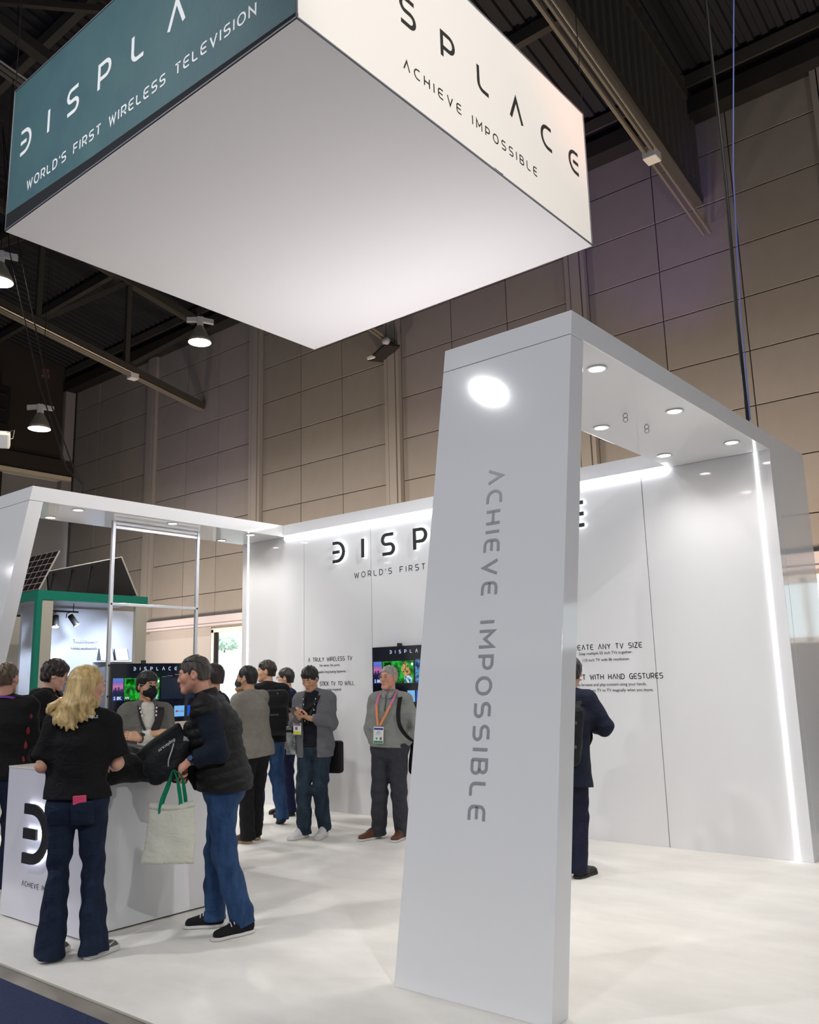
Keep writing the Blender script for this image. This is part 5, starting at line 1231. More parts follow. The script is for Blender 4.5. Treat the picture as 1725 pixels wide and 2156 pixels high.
def vest_man():
    p = Person((-4.72, 3.72), 132, 1.76, 'man in black quilted vest and blue jeans holding a cream tote by the counter',
               dict(P=(0, -.01, .935), N=(-.015, .105, 1.452), H=(-.035, .200, 1.620), EL=(-.245, -.02, 1.135), WL=(-.225, .165, 1.085), ER=(.19, .16, 1.14), WR=(.0, .235, .985),
                    KL=(-.095, -.03, .50), KR=(.095, .05, .49), AL=(-.060, -.150, .085), AR=(.125, .06, .085), heelL=(-.015, -.219, 0), toeL=(-.19, .02, 0), heelR=(.144, .0, 0), toeR=(.118, .255, 0)),
               'ruddy', res=.0052, head=(4, -6, 0), girth=1.06)
    p.handL = p.hand('L', (.25, .72, -.55), (.55, -.05, -.8), .85, thumb=.6, size=1.12); p.handR = p.hand('R', (-.62, .25, -.45), (-.2, -.35, .85), .9, thumb=.5)
    p.body({'L': p.handL, 'R': p.handR}); p.face(brow=mat('grey_brow', (.09, .07, .055), .8)); p.hair(HAIR_GB, top=.020, side=.003, back=-.045, noise=.0042)
    navy = fabric('navy_fleece', (.004, .009, .020), scale=260, bump=.5)
    p.top('sweater', navy, infl=.010, arm=.018, hem=.03, cuff=1.82, amp=.006, seed=6, res=.0075, fz=20)
    p.top('vest', fabric('black_quilted_nylon', (.0045, .0045, .005), rough=.6, var=.2, scale=300), infl=.032, arm=.0, hem=.055, sleeves='', amp=.006, seed=3, res=.0072, puff=.0075, collar=.012, collar_h=.062, wide=1.0, depth=1.08, belly=.030, yoke=.018, hem_tilt=-.22, baffle=.062)
    p.collar_band(fabric('pale_blue_collar', (.22, .25, .32)), r=.056, h=.058, th=.008, dz=.016)
    p.trousers(JEAN_B, infl=.012, hem=.055, straight=.012, amp=.0065, seed=8, res=.0072, waist=.03, name='jeans')
    for q in 'LR': 
        o = p.shoe(q, SHOE_BL, SOLEW, .022, lace=mat('white_lace', (.75, .75, .74), .6), pitch=0)
    J = p.J
    watch(p, 'L', (-.95, .1, .35)); p.glasses(GLASSM, on_top=True, r=.0026)
    u, lat, fw, N = p.up, p.lat, p.fw, J['N']
    p.strap([N-lat*.035+fw*.115-u*.06, N-lat*.05+fw*.150-u*.12, N-lat*.055+fw*.178-u*.20, N-lat*.055+fw*.185-u*.27], .016, LANY_PINK, 'lanyard')
    p.strap([N-lat*.055+fw*.186-u*.262, N-lat*.058+fw*.188-u*.32], .017, LANY_ORANGE, 'lanyard')
    mb = MB()
    for k in range(3): mb.ribbon([tuple(N-lat*(.045-.02*k)+fw*(.085+.012*k)-u*(.012+.022*k)), tuple(N+lat*.01+fw*(.105+.012*k)-u*(.030+.022*k))], .007, tuple(u), .003)
    sc = mb.build('collar_stripes', WHITE_SHIRT, None); sc.parent = p.root
    return p
P_V = vest_man()
def std_face(p, hairm, brow=BROWD, **hk):
    p.face(brow=brow); p.hair(hairm, **hk)
def blazer_man():      # arms folded behind the counter
    p = Person((-6.50, 4.30), 245, 1.68, 'man in grey green blazer and black mask with folded arms behind the counter',
               dict(P=(0, 0, .90), N=(0, -.0, 1.405), H=(.0, .03, 1.556), SR=(.152, .0, 1.338), SL=(-.152, .01, 1.338), ER=(.205, .03, 1.115), EL=(-.195, .05, 1.135), WL=(.075, .215, 1.135), WR=(-.03, .185, 1.165)), 'tan', res=.0062, head=(22, -2, 0), girth=1.0)
    p.body({'L': p.hand('L', (.85, -.2, .25), (0, -.8, -.3), .35), 'R': p.hand('R', (-.85, .05, .15), (0, -.5, -.8), .3)})
    p.face(eye_open=.75, lips=False); p.hair(HAIR_BLK, top=.024, side=.009, fringe=.012, noise=.004, front=.060); p.mask(fabric('black_mask', (.010, .010, .013), scale=300)); p.glasses(GLASSC)
    m = fabric('grey_green_wool', (.15, .143, .122), scale=300, bump=.4)
    p.top('shirt', fabric('cream_tee', (.66, .63, .55)), infl=.008, arm=.004, hem=.02, sleeves='LR', cuff=1.97, amp=.002)
    p.top('blazer', m, infl=.018, arm=.013, hem=.16, cuff=1.86, amp=.006, seed=3, open_front=.052, res=.008, collar=.010, collar_h=.006)
    p.trousers(fabric('charcoal_cloth', (.03, .03, .033)), amp=.004)
    for q in 'LR': p.shoe(q, SHOE_BL, DARK_SOLE)
    N, u, lat, fw = p.J['N'], p.up, p.lat, p.fw
    p.lanyard([LANY_BLACK], length=.25, r=.020, spread=.062, lift=.02)
    for k, (x, z) in enumerate(((.045, .235), (.012, .222))):
        c = N-u*(z+.055)+lat*x+fw*(.165+.006*k); q = MB().hexa([tuple(c+lat*i*.043+u*j*.058+fw*l*.002+u*i*.006) for l in (-1, 1) for i, j in ((-1, -1), (1, -1), (1, 1), (-1, 1))]).build('badge', PAPERW, None); q.parent = p.root
    for k in range(6):
        a = N-u*(.03+.03*(k % 3))+lat*(.068 if k < 3 else -.068)*(1-.08*(k % 3))+fw*(.108+.03*(k % 3)); q = MB().hexa([tuple(a+lat*i*.006+u*j*.008+fw*l*.003) for l in (0, 1) for i, j in ((-1, -1), (1, -1), (1, 1), (-1, 1))]).build('lanyard_print', PAPERW, None); q.parent = p.root
    watch(p, 'L', (0, .6, .8), WATCHM, WATCHM)
    b = Held(p, 'shoulder_bag', (-.03, -.30, .75), 'dark shoulder bag slung over the folded arm man', 'bag')
    F = Field((-.25, -.34, .72), (.2, -.10, 1.12), .009); F.slab((-.03, -.21, .92), (.18, .06, .16), None, .04, .02); b.put(F.build('body', fabric('brown_black_canvas', (.030, .024, .024)), None))
    pts = [N-lat*.09-fw*.14-u*.25, N-lat*.105-fw*.06-u*.02, N-lat*.11+fw*.04-u*.008, N-lat*.10+fw*.125-u*.09, N-lat*.06+fw*.168-u*.20, N-lat*.0+fw*.19-u*.30]
    b.put(MB().ribbon([tuple(x) for x in pts], .055, tuple(lat), .008).build('shoulder_strap', fabric('brown_black_canvas', (0, 0, 0)), None))
def hoodie_man():
    p = Person((-7.38, 3.88), -40, 1.83, 'young man in black hoodie and glasses with a pink lanyard, looking down',
               dict(P=(.0, .0, .97), N=(.0, .0, 1.512), H=(.0, .06, 1.668), SR=(.155, -.01, 1.448), SL=(-.155, .03, 1.448), ER=(.215, .02, 1.275), WR=(.195, .245, 1.30), EL=(-.20, .1, 1.25), WL=(-.06, .33, 1.25)), 'pale', head=(8, -16, 0), girth=.95)
    p.body({'L': p.hand('L', (.3, .9, -.1), (0, 0, -1), .5), 'R': p.hand('R', (-.1, .95, -.05), (0, 0, -1), .5)}); std_face(p, HAIR_DBR, top=.030, side=.016, fringe=.014, noise=.007, back=-.075)
    p.top('t_shirt', TEE_B, infl=.008, arm=0, hem=.1, cuff=.6, amp=.002)
    p.top('hoodie', fabric('black_fleece', (.005, .005, .0055), bump=.5, scale=250), infl=.026, arm=.026, hem=.10, cuff=1.22, amp=.006, open_front=.045, collar=.018, collar_h=.012, seed=7)
    N, u, lat, fw = p.J['N'], p.up, p.lat, p.fw
    F = Field(*bounds([N-fw*.07], .2), .008); F.ecap(N-fw*.06+lat*.09-u*.0, N-fw*.06-lat*.09, (.045, .04), (.045, .04), u, .04); F.ell(N-fw*.095-u*.03, (.12, .06, .08), np.array([lat, fw, u]), .03); F.build('hood', MATS['black_fleece'], p.root)
    p.trousers(fabric('black_trousers', (.008, .008, .009)), amp=.003)
    for q in 'LR': p.shoe(q, SHOE_BL, DARK_SOLE)
    p.lanyard([LANY_PINK, LANY_PINK, LANY_ORANGE], length=.33, r=.020, spread=.052, lift=.035, badge=True, badge_mats=[PAPERW, (-.95, .45, .95, .95, BLUEP)], badge_size=(.08, .13)); p.glasses(GLASSM)
    z = [N+lat*.047-u*(.10+.07*k)+fw*(.140+.012*min(2, k)) for k in range(6)]; p.strap(z, .006, mat('steel_zip', (.5, .5, .5), .4, metal=.5), 'zip')
def patch_man():
    p = Person((-7.0, 3.42), 52, 1.77, 'man in black sweatshirt with red flame patches, back turned, cut by the left edge',
               dict(P=(-.08, -.01, .94), N=(-.08, -.01, 1.480), H=(-.078, .0, 1.640), SR=(.085, .0, 1.405), SL=(-.245, .0, 1.405), ER=(.115, .02, 1.155), WR=(.06, .24, 1.12), EL=(-.29, .0, 1.15), WL=(-.2, .2, 1.1), lat=(1, .0, 0)), 'fair', head=(-16, 0, 0), girth=1.02)
    p.body({'L': p.hand('L', (.3, .9, -.1), (0, 0, -1), .5), 'R': p.hand('R', (-.3, .9, -.1), (0, 0, -1), .5)}); std_face(p, HAIR_BR, top=.022, side=.003, noise=.006, back=-.050)
    p.top('sweatshirt', fabric('black_sweatshirt', (.005, .005, .0055), bump=.5, scale=250), infl=.028, arm=.030, hem=.075, cuff=1.95, amp=.007, seed=11, res=.008)
    red = mat('red_patch', (.30, .016, .014), .7, var=.6, vscale=40)
    for k in range(4):
        c = V3(.128-.012*k, -.070-.006*k, 1.33-.112*k); mb = MB(); pr = [(0, -.048), (.010, -.030), (.017, -.008), (.013, .010), (.006, .018), (0, .020)]
        for (r, z) in pr: pass
        mb.lathe([(r_, -z_) for r_, z_ in pr], tuple(c), (0, 0, 1), 12); o = mb.build('flame_patch', red, None, smooth=True); o.parent = p.root
    N, u, lat, fw = p.J['N'], p.up, p.lat, p.fw
    p.strap([N+lat*.10+fw*.03-u*.012, N+lat*.082-fw*.05+u*.004, N+lat*.03-fw*.082+u*.018, N-lat*.03-fw*.082+u*.02, N-lat*.085-fw*.04+u*.012], .018, LANY_PURPLE, 'lanyard', tuple(u))
    p.trousers(JEAN_D, infl=.012, hem=.05, straight=.012, amp=.005, waist=.05, name='jeans')
    for q in 'LR': p.shoe(q, SHOE_BL, SOLEW, .03)
def hidden_man():
    p = Person((-6.66, 5.12), 118, 1.75, 'dark haired person mostly hidden behind the man in the quilted vest', dict(H=(.02, .02, 1.618), N=(.02, -.0, 1.46)), 'tan', res=.007, head=(-12, 0, 0))
    p.body({'L': None, 'R': None}); std_face(p, HAIR_DBR, top=.022, side=.010, noise=.004)
    p.top('shirt', fabric('navy_shirt', (.012, .014, .03)), infl=.016, arm=.014, hem=.1, cuff=1.95, amp=.004, collar=.008, collar_h=.02); p.trousers(fabric('black_trousers', (0, 0, 0)))
    for q in 'LR': p.shoe(q, SHOE_BL, DARK_SOLE)
def taupe_man():
    p = Person((-7.03, 5.94), 92, 1.75, 'man in taupe blazer and grey mask with brown shoes, seen from behind',
               dict(P=(-.0, .0, .935), N=(-.04, .035, 1.452), H=(-.055, .075, 1.612), ER=(.15, .17, 1.20), WR=(.03, .24, 1.44), EL=(-.25, .05, 1.18), WL=(-.16, .24, 1.06), AL=(-.10, -.02, .085), AR=(.075, .06, .085)), 'tan', head=(24, 2, 0), girth=.97)
    p.body({'L': p.hand('L', (.5, .8, -.1), (.5, -.3, -.5), .6), 'R': p.hand('R', (-.4, .2, .85), (-.5, -.6, 0), 1.1)}); p.face(lips=False); p.hair(HAIR_BLK, top=.018, side=.007, noise=.0035); p.mask(fabric('grey_mask', (.045, .047, .055), scale=300), MATS['black_lanyard']); p.glasses(GLASSM)
    p.top('blazer', fabric('taupe_wool', (.27, .25, .212), scale=300, bump=.4), infl=.022, arm=.014, hem=.115, cuff=1.93, amp=.005, seed=4, collar=.008, collar_h=.014, depth=1.05, hem_flare=.012)
    p.collar_band(LANY_BLACK, r=.062, h=.03, th=.005, name='lanyard', dz=.004)
    p.trousers(fabric('black_trousers', (0, 0, 0)), infl=.014, hem=.04, straight=.012, amp=.005)
    for q in 'LR': p.shoe(q, fabric('brown_leather', (.085, .035, .020), rough=.5), mat('tan_rubber', (.36, .27, .16), .6), .028)
def backpack_man():
    p = Person((-7.73, 6.74), 66, 1.84, 'young man in black T-shirt and jeans striding with a big black backpack',
               dict(P=(.0, .0, .985), N=(-.0, .04, 1.53), H=(-.012, .085, 1.688), AL=(-.125, .0, .085), AR=(.12, -.12, .115), KL=(-.105, .04, .52), KR=(.10, .0, .52), heelL=(-.125, -.055, 0), toeL=(-.17, .20, 0), heelR=(.12, -.18, .04), toeR=(.12, .07, 0), EL=(-.255, .07, 1.21), WL=(-.16, .30, 1.16)), 'tan', head=(64, 2, 0), girth=.94)
    p.body({'L': p.hand('L', (.4, .8, 0), (.6, -.2, -.5), .6), 'R': p.hand('R', (0, .3, -.9), (-1, 0, 0), .4)}); std_face(p, HAIR_DBR, top=.024, side=.004, fringe=.006, noise=.006, back=-.050)
    p.top('t_shirt', TEE_B, infl=.016, arm=.020, hem=.10, cuff=.8, amp=.006, seed=5)
    p.trousers(JEAN_B, infl=.010, hem=.05, straight=.01, amp=.006, seed=9, waist=.03, name='jeans')
    for q in 'LR': p.shoe(q, fabric('black_leather', (.012, .011, .011), rough=.4), DARK_SOLE, .028, lace=MATS['white_lace'] if q == 'R' else None, pitch=16 if q == 'R' else 0)
    p.lanyard([LANY_PURPLE, LANY_PINK], length=.34, r=.020, spread=.06, lift=.02)
    backpack(p, 'big black backpack worn by the young man striding past', p.J['N']-p.fw*.215-p.up*.32, .31, .50, .20, grey=mat('grey_webbing', (.05, .05, .055), .6), pockets=((-.04, -.03, .05, .022), (.0, .20, .012, .04)))
def navy_man():
    p = Person((-8.05, 7.32), 150, 1.745, 'man in navy suit and white mask by the back wall',
               dict(P=(0, 0, .93), H=(.005, .035, 1.61), EL=(-.245, -.06, 1.14), WL=(-.13, -.17, .97), ER=(.22, .06, 1.13)), 'tan', head=(-22, 0, 0), girth=.95)
    p.body({'L': p.hand('L', (.8, -.2, -.4), (0, -1, 0), .6), 'R': p.hand('R', (-.3, .6, -.6), (-.8, 0, 0), .5)}); p.face(lips=False); p.hair(HAIR_BLK, top=.020, side=.005, noise=.0035); p.mask(fabric('white_mask', (.62, .62, .64), scale=300)); p.glasses(GLASSM)
    m = fabric('navy_suit', (.006, .009, .045), rough=.8, scale=320)
    p.top('shirt', WHITE_SHIRT, infl=.008, arm=0, hem=.05, sleeves='', amp=.001, collar=.004, collar_h=.036); p.collar_band(WHITE_SHIRT, r=.056, h=.045, th=.006)
    p.top('jacket', m, infl=.020, arm=.018, hem=.16, cuff=1.93, amp=.005, seed=6, open_front=.022, collar=.006, collar_h=.012)
    p.trousers(m, infl=.010, hem=.045, straight=.008, amp=.005)
    for q in 'LR': p.shoe(q, MATS['black_leather'], DARK_SOLE, .022, style='dress')
    N, u, lat, fw = p.J['N'], p.up, p.lat, p.fw; c = N-lat*.095-u*.165+fw*.135
    o = MB().hexa([tuple(c+lat*i*.024+u*j*.010+fw*l*.008+u*i*.006) for l in (-1, 1) for i, j in ((-1, -1), (1, -1), (1, 1), (-1, 1))]).build('pocket_square', WHITE_SHIRT, None); o.parent = p.root
def phone_man():
    p = Person((-6.73, 6.45), 196, 1.755, 'man in grey blazer, jeans and white sneakers looking at his phone',
               dict(P=(-.03, -.02, .945), N=(-.03, -.01, 1.445), H=(-.01, .045, 1.590), SL=(-.195, -.03, 1.375), SR=(.125, .015, 1.375), EL=(-.235, -.02, 1.125), WL=(-.085, .205, 1.195), ER=(.165, .05, 1.135), WR=(-.005, .245, 1.21),
                    AL=(-.135, -.03, .085), AR=(.035, .08, .085), KL=(-.125, .035, .49), KR=(.045, .09, .49), heelL=(-.125, -.085, 0), toeL=(-.165, .185, 0), heelR=(.03, .025, 0), toeR=(.095, .28, 0), lat=(1, .12, 0)), 'tan', res=.0058, head=(2, -27, 0), girth=.96)
    p.body({'L': p.hand('L', (.55, .55, .25), (.3, .2, .7), .75, thumb=.6), 'R': p.hand('R', (-.05, .8, .3), (-.5, .1, .7), .75, thumb=.6)}); p.face(eye_open=.5); p.hair(HAIR_BLK, top=.026, side=.009, fringe=.016, noise=.005, front=.058)
    p.top('t_shirt', fabric('black_navy_cotton', (.009, .009, .016)), infl=.012, arm=0, hem=.05, cuff=.5, amp=.004)
    p.top('blazer', fabric('grey_blazer_wool', (.16, .164, .178), scale=320, bump=.4), infl=.022, arm=.014, hem=.155, cuff=1.90, amp=.006, seed=8, open_front=.078, collar=.008, collar_h=.010, res=.0078, hem_flare=.012)
    p.trousers(JEAN_G, infl=.013, hem=.05, straight=.010, amp=.008, seed=5, res=.0078, waist=.03, name='jeans')
    w = fabric('white_leather', (.74, .74, .74), rough=.45, scale=200, bump=.1)
    for q in 'LR': p.shoe(q, w, SOLEW, .030, lace=MATS['white_lace'])
    N, u, lat, fw = p.J['N'], p.up, p.lat, p.fw
    p.lanyard([LANY_BLACK], length=.31, r=.020, spread=.060, lift=.014, side=.03)
    for sg in (-1, 1):
        for k in range(5):
            a = N-u*(.06+.055*k)+lat*sg*(.070-.007*k)+fw*(.125+.008*min(3, k)); q = MB().hexa([tuple(a+lat*i*.004+u*j*.008+fw*l*.004) for l in (0, 1) for i, j in ((-1, -1), (1, -1), (1, 1), (-1, 1))]).build('lanyard_print', PAPERW, None); q.parent = p.root
    c = V3(.055, .19, 1.085); X = nrm(V3(1, .15, .05))
    b = MB().hexa([tuple(c+X*i*.043+V3(0, 0, 1)*j*.058+V3(0, 1, 0)*l*.002) for l in (-1, 1) for i, j in ((-1, -1), (1, -1), (1, 1), (-1, 1))]).build('badge', PAPERW, None); b.parent = p.root
    for (x0, y0, x1, y1, m_) in ((-.95, -.95, .95, -.45, YELP), (-.1, -.2, .5, .3, mat('photo_print', (.2, .12, .1), .5)), (-.9, .5, .9, .9, mat('badge_mauve', (.35, .2, .35), .5))):
        q = MB().hexa([tuple(c+X*(x0+(x1-x0)*i)*.043+V3(0, 0, 1)*(y0+(y1-y0)*j)*.058+V3(0, 1, 0)*(.003+.001*l)) for l in (0, 1) for i, j in ((0, 0), (1, 0), (1, 1), (0, 1))]).build('badge_print', m_, None); q.parent = b
    s_ = MB().ribbon([tuple(c+V3(0, 0, .055)), tuple(c+V3(-.03, .0, .11)), tuple(c+V3(-.05, -.02, .16))], .014, (1, 0, 0), .002).build('lanyard', LANY_PINK, None); s_.parent = p.root
    ph = Held(p, 'smartphone', (.01, .33, 1.24), 'dark phone held by the man in the grey blazer', 'phone'); u2 = nrm(V3(-.1, .75, .55)); l2 = nrm(V3(1, .12, 0)); n2 = np.cross(l2, u2); c = V3(.005, .335, 1.262)
    ph.put(MB().hexa([tuple(c+l2*i*.036+n2*j*.004+u2*k*.072) for k in (-1, 1) for i, j in ((-1, -1), (1, -1), (1, 1), (-1, 1))]).build('case', BLACKG, None, bevel=.003))
    ph.put(MB().hexa([tuple(c+l2*i*.032+n2*(.0045+j*.0005)+u2*k*.066) for k in (-1, 1) for i, j in ((-1, -1), (1, -1), (1, 1), (-1, 1))]).build('screen', mat('phone_screen', (.02, .02, .03), .1, emit=.5, emit_color=(.8, .85, .9)), None))
    b = Held(p, 'shoulder_bag', (.0, -.20, .60), 'black shoulder bag behind the man in the grey blazer, strap across his chest', 'bag')
    F = Field((-.34, -.34, .56), (.36, -.05, .98), .009); F.slab((.0, -.185, .775), (.265, .055, .165), None, .03, .02); b.put(F.build('body', BAGF, None))
    pts = [V3(.20, -.14, .92), V3(.10, -.16, 1.15), V3(-.02, -.13, 1.38), N-lat*.085-fw*.02+u*.006, N-lat*.085+fw*.06-u*.01, N-lat*.06+fw*.125-u*.09, V3(.03, .145, 1.24), V3(.14, .11, 1.08), V3(.21, -.02, .94), V3(.23, -.12, .90)]
    b.put(MB().ribbon([tuple(x) for x in pts], .045, tuple(lat), .006).build('shoulder_strap', BAGF, None))
    t = Held(p, 'paper_bag', (.20, .06, .80), 'small black and white patterned bag hanging at the phone man\'s wrist', 'bag')
    t.put(MB().hexa([tuple(V3(.20, .06, .96)+V3(1, .2, 0)*i*.052+V3(0, 1, 0)*j*.025+V3(0, 0, 1)*k*.145) for k in (-1, 1) for i, j in ((-1, -1), (1, -1), (1, 1), (-1, 1))]).build('body', mat('pattern_paper', (.55, .58, .56), .5, var=1, vscale=17, var_color=(.02, .035, .035)), None, bevel=.01))
    t.put(MB().tube([(.17, .06, 1.10), (.10, .12, 1.17), (.0, .22, 1.19)], .004, 5).build('cord', BLACK, None))
    t.put(MB().hexa([tuple(V3(.20, .087, 1.055)+V3(1, .2, 0)*i*.053+V3(0, 1, 0)*j*.003+V3(0, 0, 1)*k*.014) for k in (-1, 1) for i, j in ((-1, -1), (1, -1), (1, 1), (-1, 1))]).build('printed_band', BLACK, None))
def sweater_man():
    p = Person((-5.99, 6.70), 201, 1.72, 'grey haired man in grey quarter zip sweater, hands in pockets, brown shoes',
               dict(P=(-.09, -.03, .925), N=(-.11, -.04, 1.425), H=(-.105, -.005, 1.578), SR=(.050, -.02, 1.352), SL=(-.270, -.06, 1.352), ER=(.115, -.03, 1.095), WR=(.082, -.03, .92), EL=(-.365, -.075, 1.085), WL=(-.262, -.03, .915), AR=(.045, -.06, .085), AL=(-.185, -.08, .085), KR=(.015, .0, .485), KL=(-.185, -.03, .485),
                    heelR=(.055, -.125, 0), toeR=(.19, .145, 0), heelL=(-.19, -.15, 0), toeL=(-.165, .14, 0)), 'ruddy', res=.0058, head=(-18, 2, 0), girth=1.06)
    p.body({'R': p.hand('R', (-.32, -.02, -.95), (-.6, .5, 0), .3), 'L': p.hand('L', (.34, -.02, -.95), (.6, .5, 0), .3)}); p.face(brow=mat('pale_brow', (.22, .18, .14), .8)); p.hair(HAIR_GR, top=.018, side=.002, noise=.004, front=.076, back=-.040); p.glasses(GLASSC, rims=True)
    m = fabric('grey_merino', (.27, .28, .257), scale=400, bump=.35)
    p.top('sweater', m, infl=.016, arm=.012, hem=.035, cuff=1.94, amp=.006, seed=12, collar=.004, collar_h=.022, res=.0078, belly=.022)
    chk = mat('checked_shirt', (.55, .53, .52), .8, var=1, vscale=110, var_color=(.02, .02, .03)); p.collar_band(chk, r=.056, h=.042, th=.010)
    N, u, lat, fw = p.J['N'], p.up, p.lat, p.fw
    for sg in (-1, 1):
        q = MB().add([tuple(N+u*.020+fw*.070+lat*sg*.012), tuple(N+u*.022+fw*.055+lat*sg*.062), tuple(N-u*.035+fw*.108+lat*sg*.055), tuple(N-u*.055+fw*.118+lat*sg*.014)], [(0, 1, 2, 3)]).build('collar_point', chk, None); q.parent = p.root; so = q.modifiers.new('s', 'SOLIDIFY'); so.thickness = .004
    p.strap([N-u*.05+fw*.122, N-u*.09+fw*.135, N-u*.14+fw*.152, N-u*.18+fw*.158], .008, mat('dark_zip', (.02, .02, .02), .5), 'zip')
    p.trousers(fabric('charcoal_trousers', (.034, .036, .045), rough=.7), infl=.016, hem=.045, straight=.014, amp=.006, seed=3, res=.0078)
    for q in 'LR': p.shoe(q, fabric('tan_brown_leather', (.12, .048, .022), rough=.4), SOLEW, .022, lace=mat('brown_lace', (.08, .03, .015), .6))
    p.lanyard([LANY_PINK, LANY_PINK, LANY_ORANGE], length=.32, r=.020, spread=.075, lift=.045, side=.05, badge=True, badge_size=(.105, .16), badge_mats=[PAPERW, (-.92, .62, .92, .86, BLUEP), (-.92, -.95, .92, -.70, GREENP), (-.7, -.6, -.3, -.25, mat('photo_print')), (.2, -.55, .5, -.3, GREENP), (-.4, .2, .5, .28, GREYPRINT), (-.5, .02, .6, .06, GREYPRINT), (-.3, .38, .3, .46, GREYPRINT)])
    watch(p, 'L', (-.4, .9, 0), WATCHM, GOLDW, r=.036)
    b = Held(p, 'sling_bag', (-.36, -.16, .58), 'black sling bag hanging beside the grey haired man', 'bag')
    F = Field((-.52, -.34, .54), (-.18, .0, 1.02), .008); F.ecap((-.325, -.15, .92), (-.345, -.15, .66), (.055, .045), (.085, .06), (.8, .6, 0), .02); F.folds(.010, 4, [], 17); b.put(F.build('body', BAGF, None))
    pts = [V3(-.37, -.17, .95), V3(-.36, -.19, 1.2), N-lat*.125-fw*.05-u*.005, N-lat*.125+fw*.03-u*.018, N-lat*.135+fw*.105-u*.10, N-lat*.14+fw*.142-u*.22, N-lat*.17+fw*.155-u*.33, N-lat*.235+fw*.10-u*.43, V3(-.37, -.06, .93)]
    b.put(MB().ribbon([tuple(x) for x in pts], .042, tuple(lat), .006).build('shoulder_strap', BAGF, None))
def right_man():
    p = Person((-3.66, 6.28), 22, 1.70, 'dark haired man in navy blazer with backpack, half hidden by the leaning leg',
               dict(P=(.03, .0, .915), N=(.095, .01, 1.412), H=(.125, .03, 1.575), SR=(.238, .01, 1.355), SL=(-.10, .01, 1.355), ER=(.355, .06, 1.140), WR=(.21, .28, 1.15), EL=(-.19, .03, 1.12), WL=(-.06, .26, 1.12), AR=(.095, -.02, .085), KR=(.115, .02, .48), heelR=(.072, -.075, 0), toeR=(.19, .175, 0)), 'tan', head=(0, -6, 0))
    p.body({'L': p.hand('L', (.5, .8, .2), (.5, 0, .6), .7), 'R': p.hand('R', (-.5, .7, .2), (-.5, 0, .6), .7)}); std_face(p, HAIR_BLK, top=.024, side=.012, noise=.004)
    p.top('blazer', fabric('navy_tweed', (.008, .012, .030), scale=260, bump=.5, var=.4, vscale=60), infl=.026, arm=.026, hem=.205, cuff=1.93, amp=.006, seed=2, collar=.008, collar_h=.012, hem_flare=.055)
    p.trousers(fabric('navy_trousers', (.008, .010, .028)), infl=.014, hem=.04, straight=.012, amp=.005)
    for q in 'LR': p.shoe(q, MATS['black_leather'], DARK_SOLE, .022, style='dress')
    backpack(p, 'black backpack on the man half hidden by the leaning leg', p.J['N']-p.fw*.205-p.up*.315, .31, .46, .17, pockets=((.0, .10, .12, .012), (.0, -.08, .13, .012)))
for fn in (blazer_man, hoodie_man, patch_man, hidden_man, taupe_man, backpack_man, navy_man, phone_man, sweater_man, right_man): fn()
for q_ in PEOPLE: q_.finish()
# ------------------------------------------------------------------ what the man in the vest holds, and what lies on the counter
def tote():
    t = empty('tote_bag', (-4.745, 3.335, .475), R(54.6)); tag(t, 'cream canvas tote bag with green handles hanging from the vest man\'s hand', 'bag')
    canv = fabric('cream_canvas', (.66, .66, .56), scale=500, bump=.35, var=.08, vscale=9); K = 18; vs = []; fs = []
    def pt(u, v, side):
        xl = -.168+.048*v; x = xl+(.150+.004*v-xl)*u+.005*math.sin(5*v)
        e = (math.sin(math.pi*min(1, max(0, u)))**.6)*(math.sin(math.pi*(.06+.90*v))**.7)
        y = side*(.003+.030*e)+.006*math.sin(9*u+3*v)*e*side+.020*max(0, (.26-u)/.26)*(1-.3*v)+.004*math.sin(14*v+6*u)*e
        z = .365*v-.012*math.sin(math.pi*u)*v+.018*(u-.5)*(-1)*(1-v)
        return (x, y, z)
    for side in (-1, 1):
        b = len(vs); vs += [pt(i/K, j/K, side) for j in range(K+1) for i in range(K+1)]
        fs += [(b+j*(K+1)+i, b+j*(K+1)+i+1, b+(j+1)*(K+1)+i+1, b+(j+1)*(K+1)+i) for j in range(K) for i in range(K)]
    n = (K+1)**2
    for i in range(K): fs.append((i, n+i, n+i+1, i+1))
    for j in range(K): fs.append((j*(K+1), (j+1)*(K+1), n+(j+1)*(K+1), n+j*(K+1))); fs.append((j*(K+1)+K, n+j*(K+1)+K, n+(j+1)*(K+1)+K, (j+1)*(K+1)+K))
    m = MB(); m.add(vs, fs); o = m.build('bag_body', canv, None, smooth=True); o.parent = t; sd = o.modifiers.new('thick', 'SOLIDIFY'); sd.thickness = .002
    h = MB(); h.add([pt(i/K, v, -1) for v in (.90, .985) for i in range(K+1)], [(i, i+1, K+1+i+1, K+1+i) for i in range(K)]); o = h.build('hem', canv, None, smooth=True); o.parent = t; sd = o.modifiers.new('thick', 'SOLIDIFY'); sd.thickness = .005; sd.offset = 0
    g = fabric('green_webbing', (.0, .20, .095), scale=500)
    for k, (xa, xb, y, dz) in enumerate(((-.060, .062, -.012, 0), (-.052, .092, .014, .004))):
        pts = [(xa, y, .30), (xa+.006, y, .37), (xa+.036, y-.006, .455), (xa+.055, y-.02, .52), (.012, -.018, .553+dz), (xb-.028, y-.014, .515), (xb-.010, y, .43), (xb, y, .365), (xb+.002, y, .30)]
        o = MB().ribbon(pts, .024, [(.9, .3, 0)]*3+[(.3, 1, 0)]*3+[(.9, .3, 0)]*3, .003).build('handle', g, None, smooth=False); o.parent = t
tote()
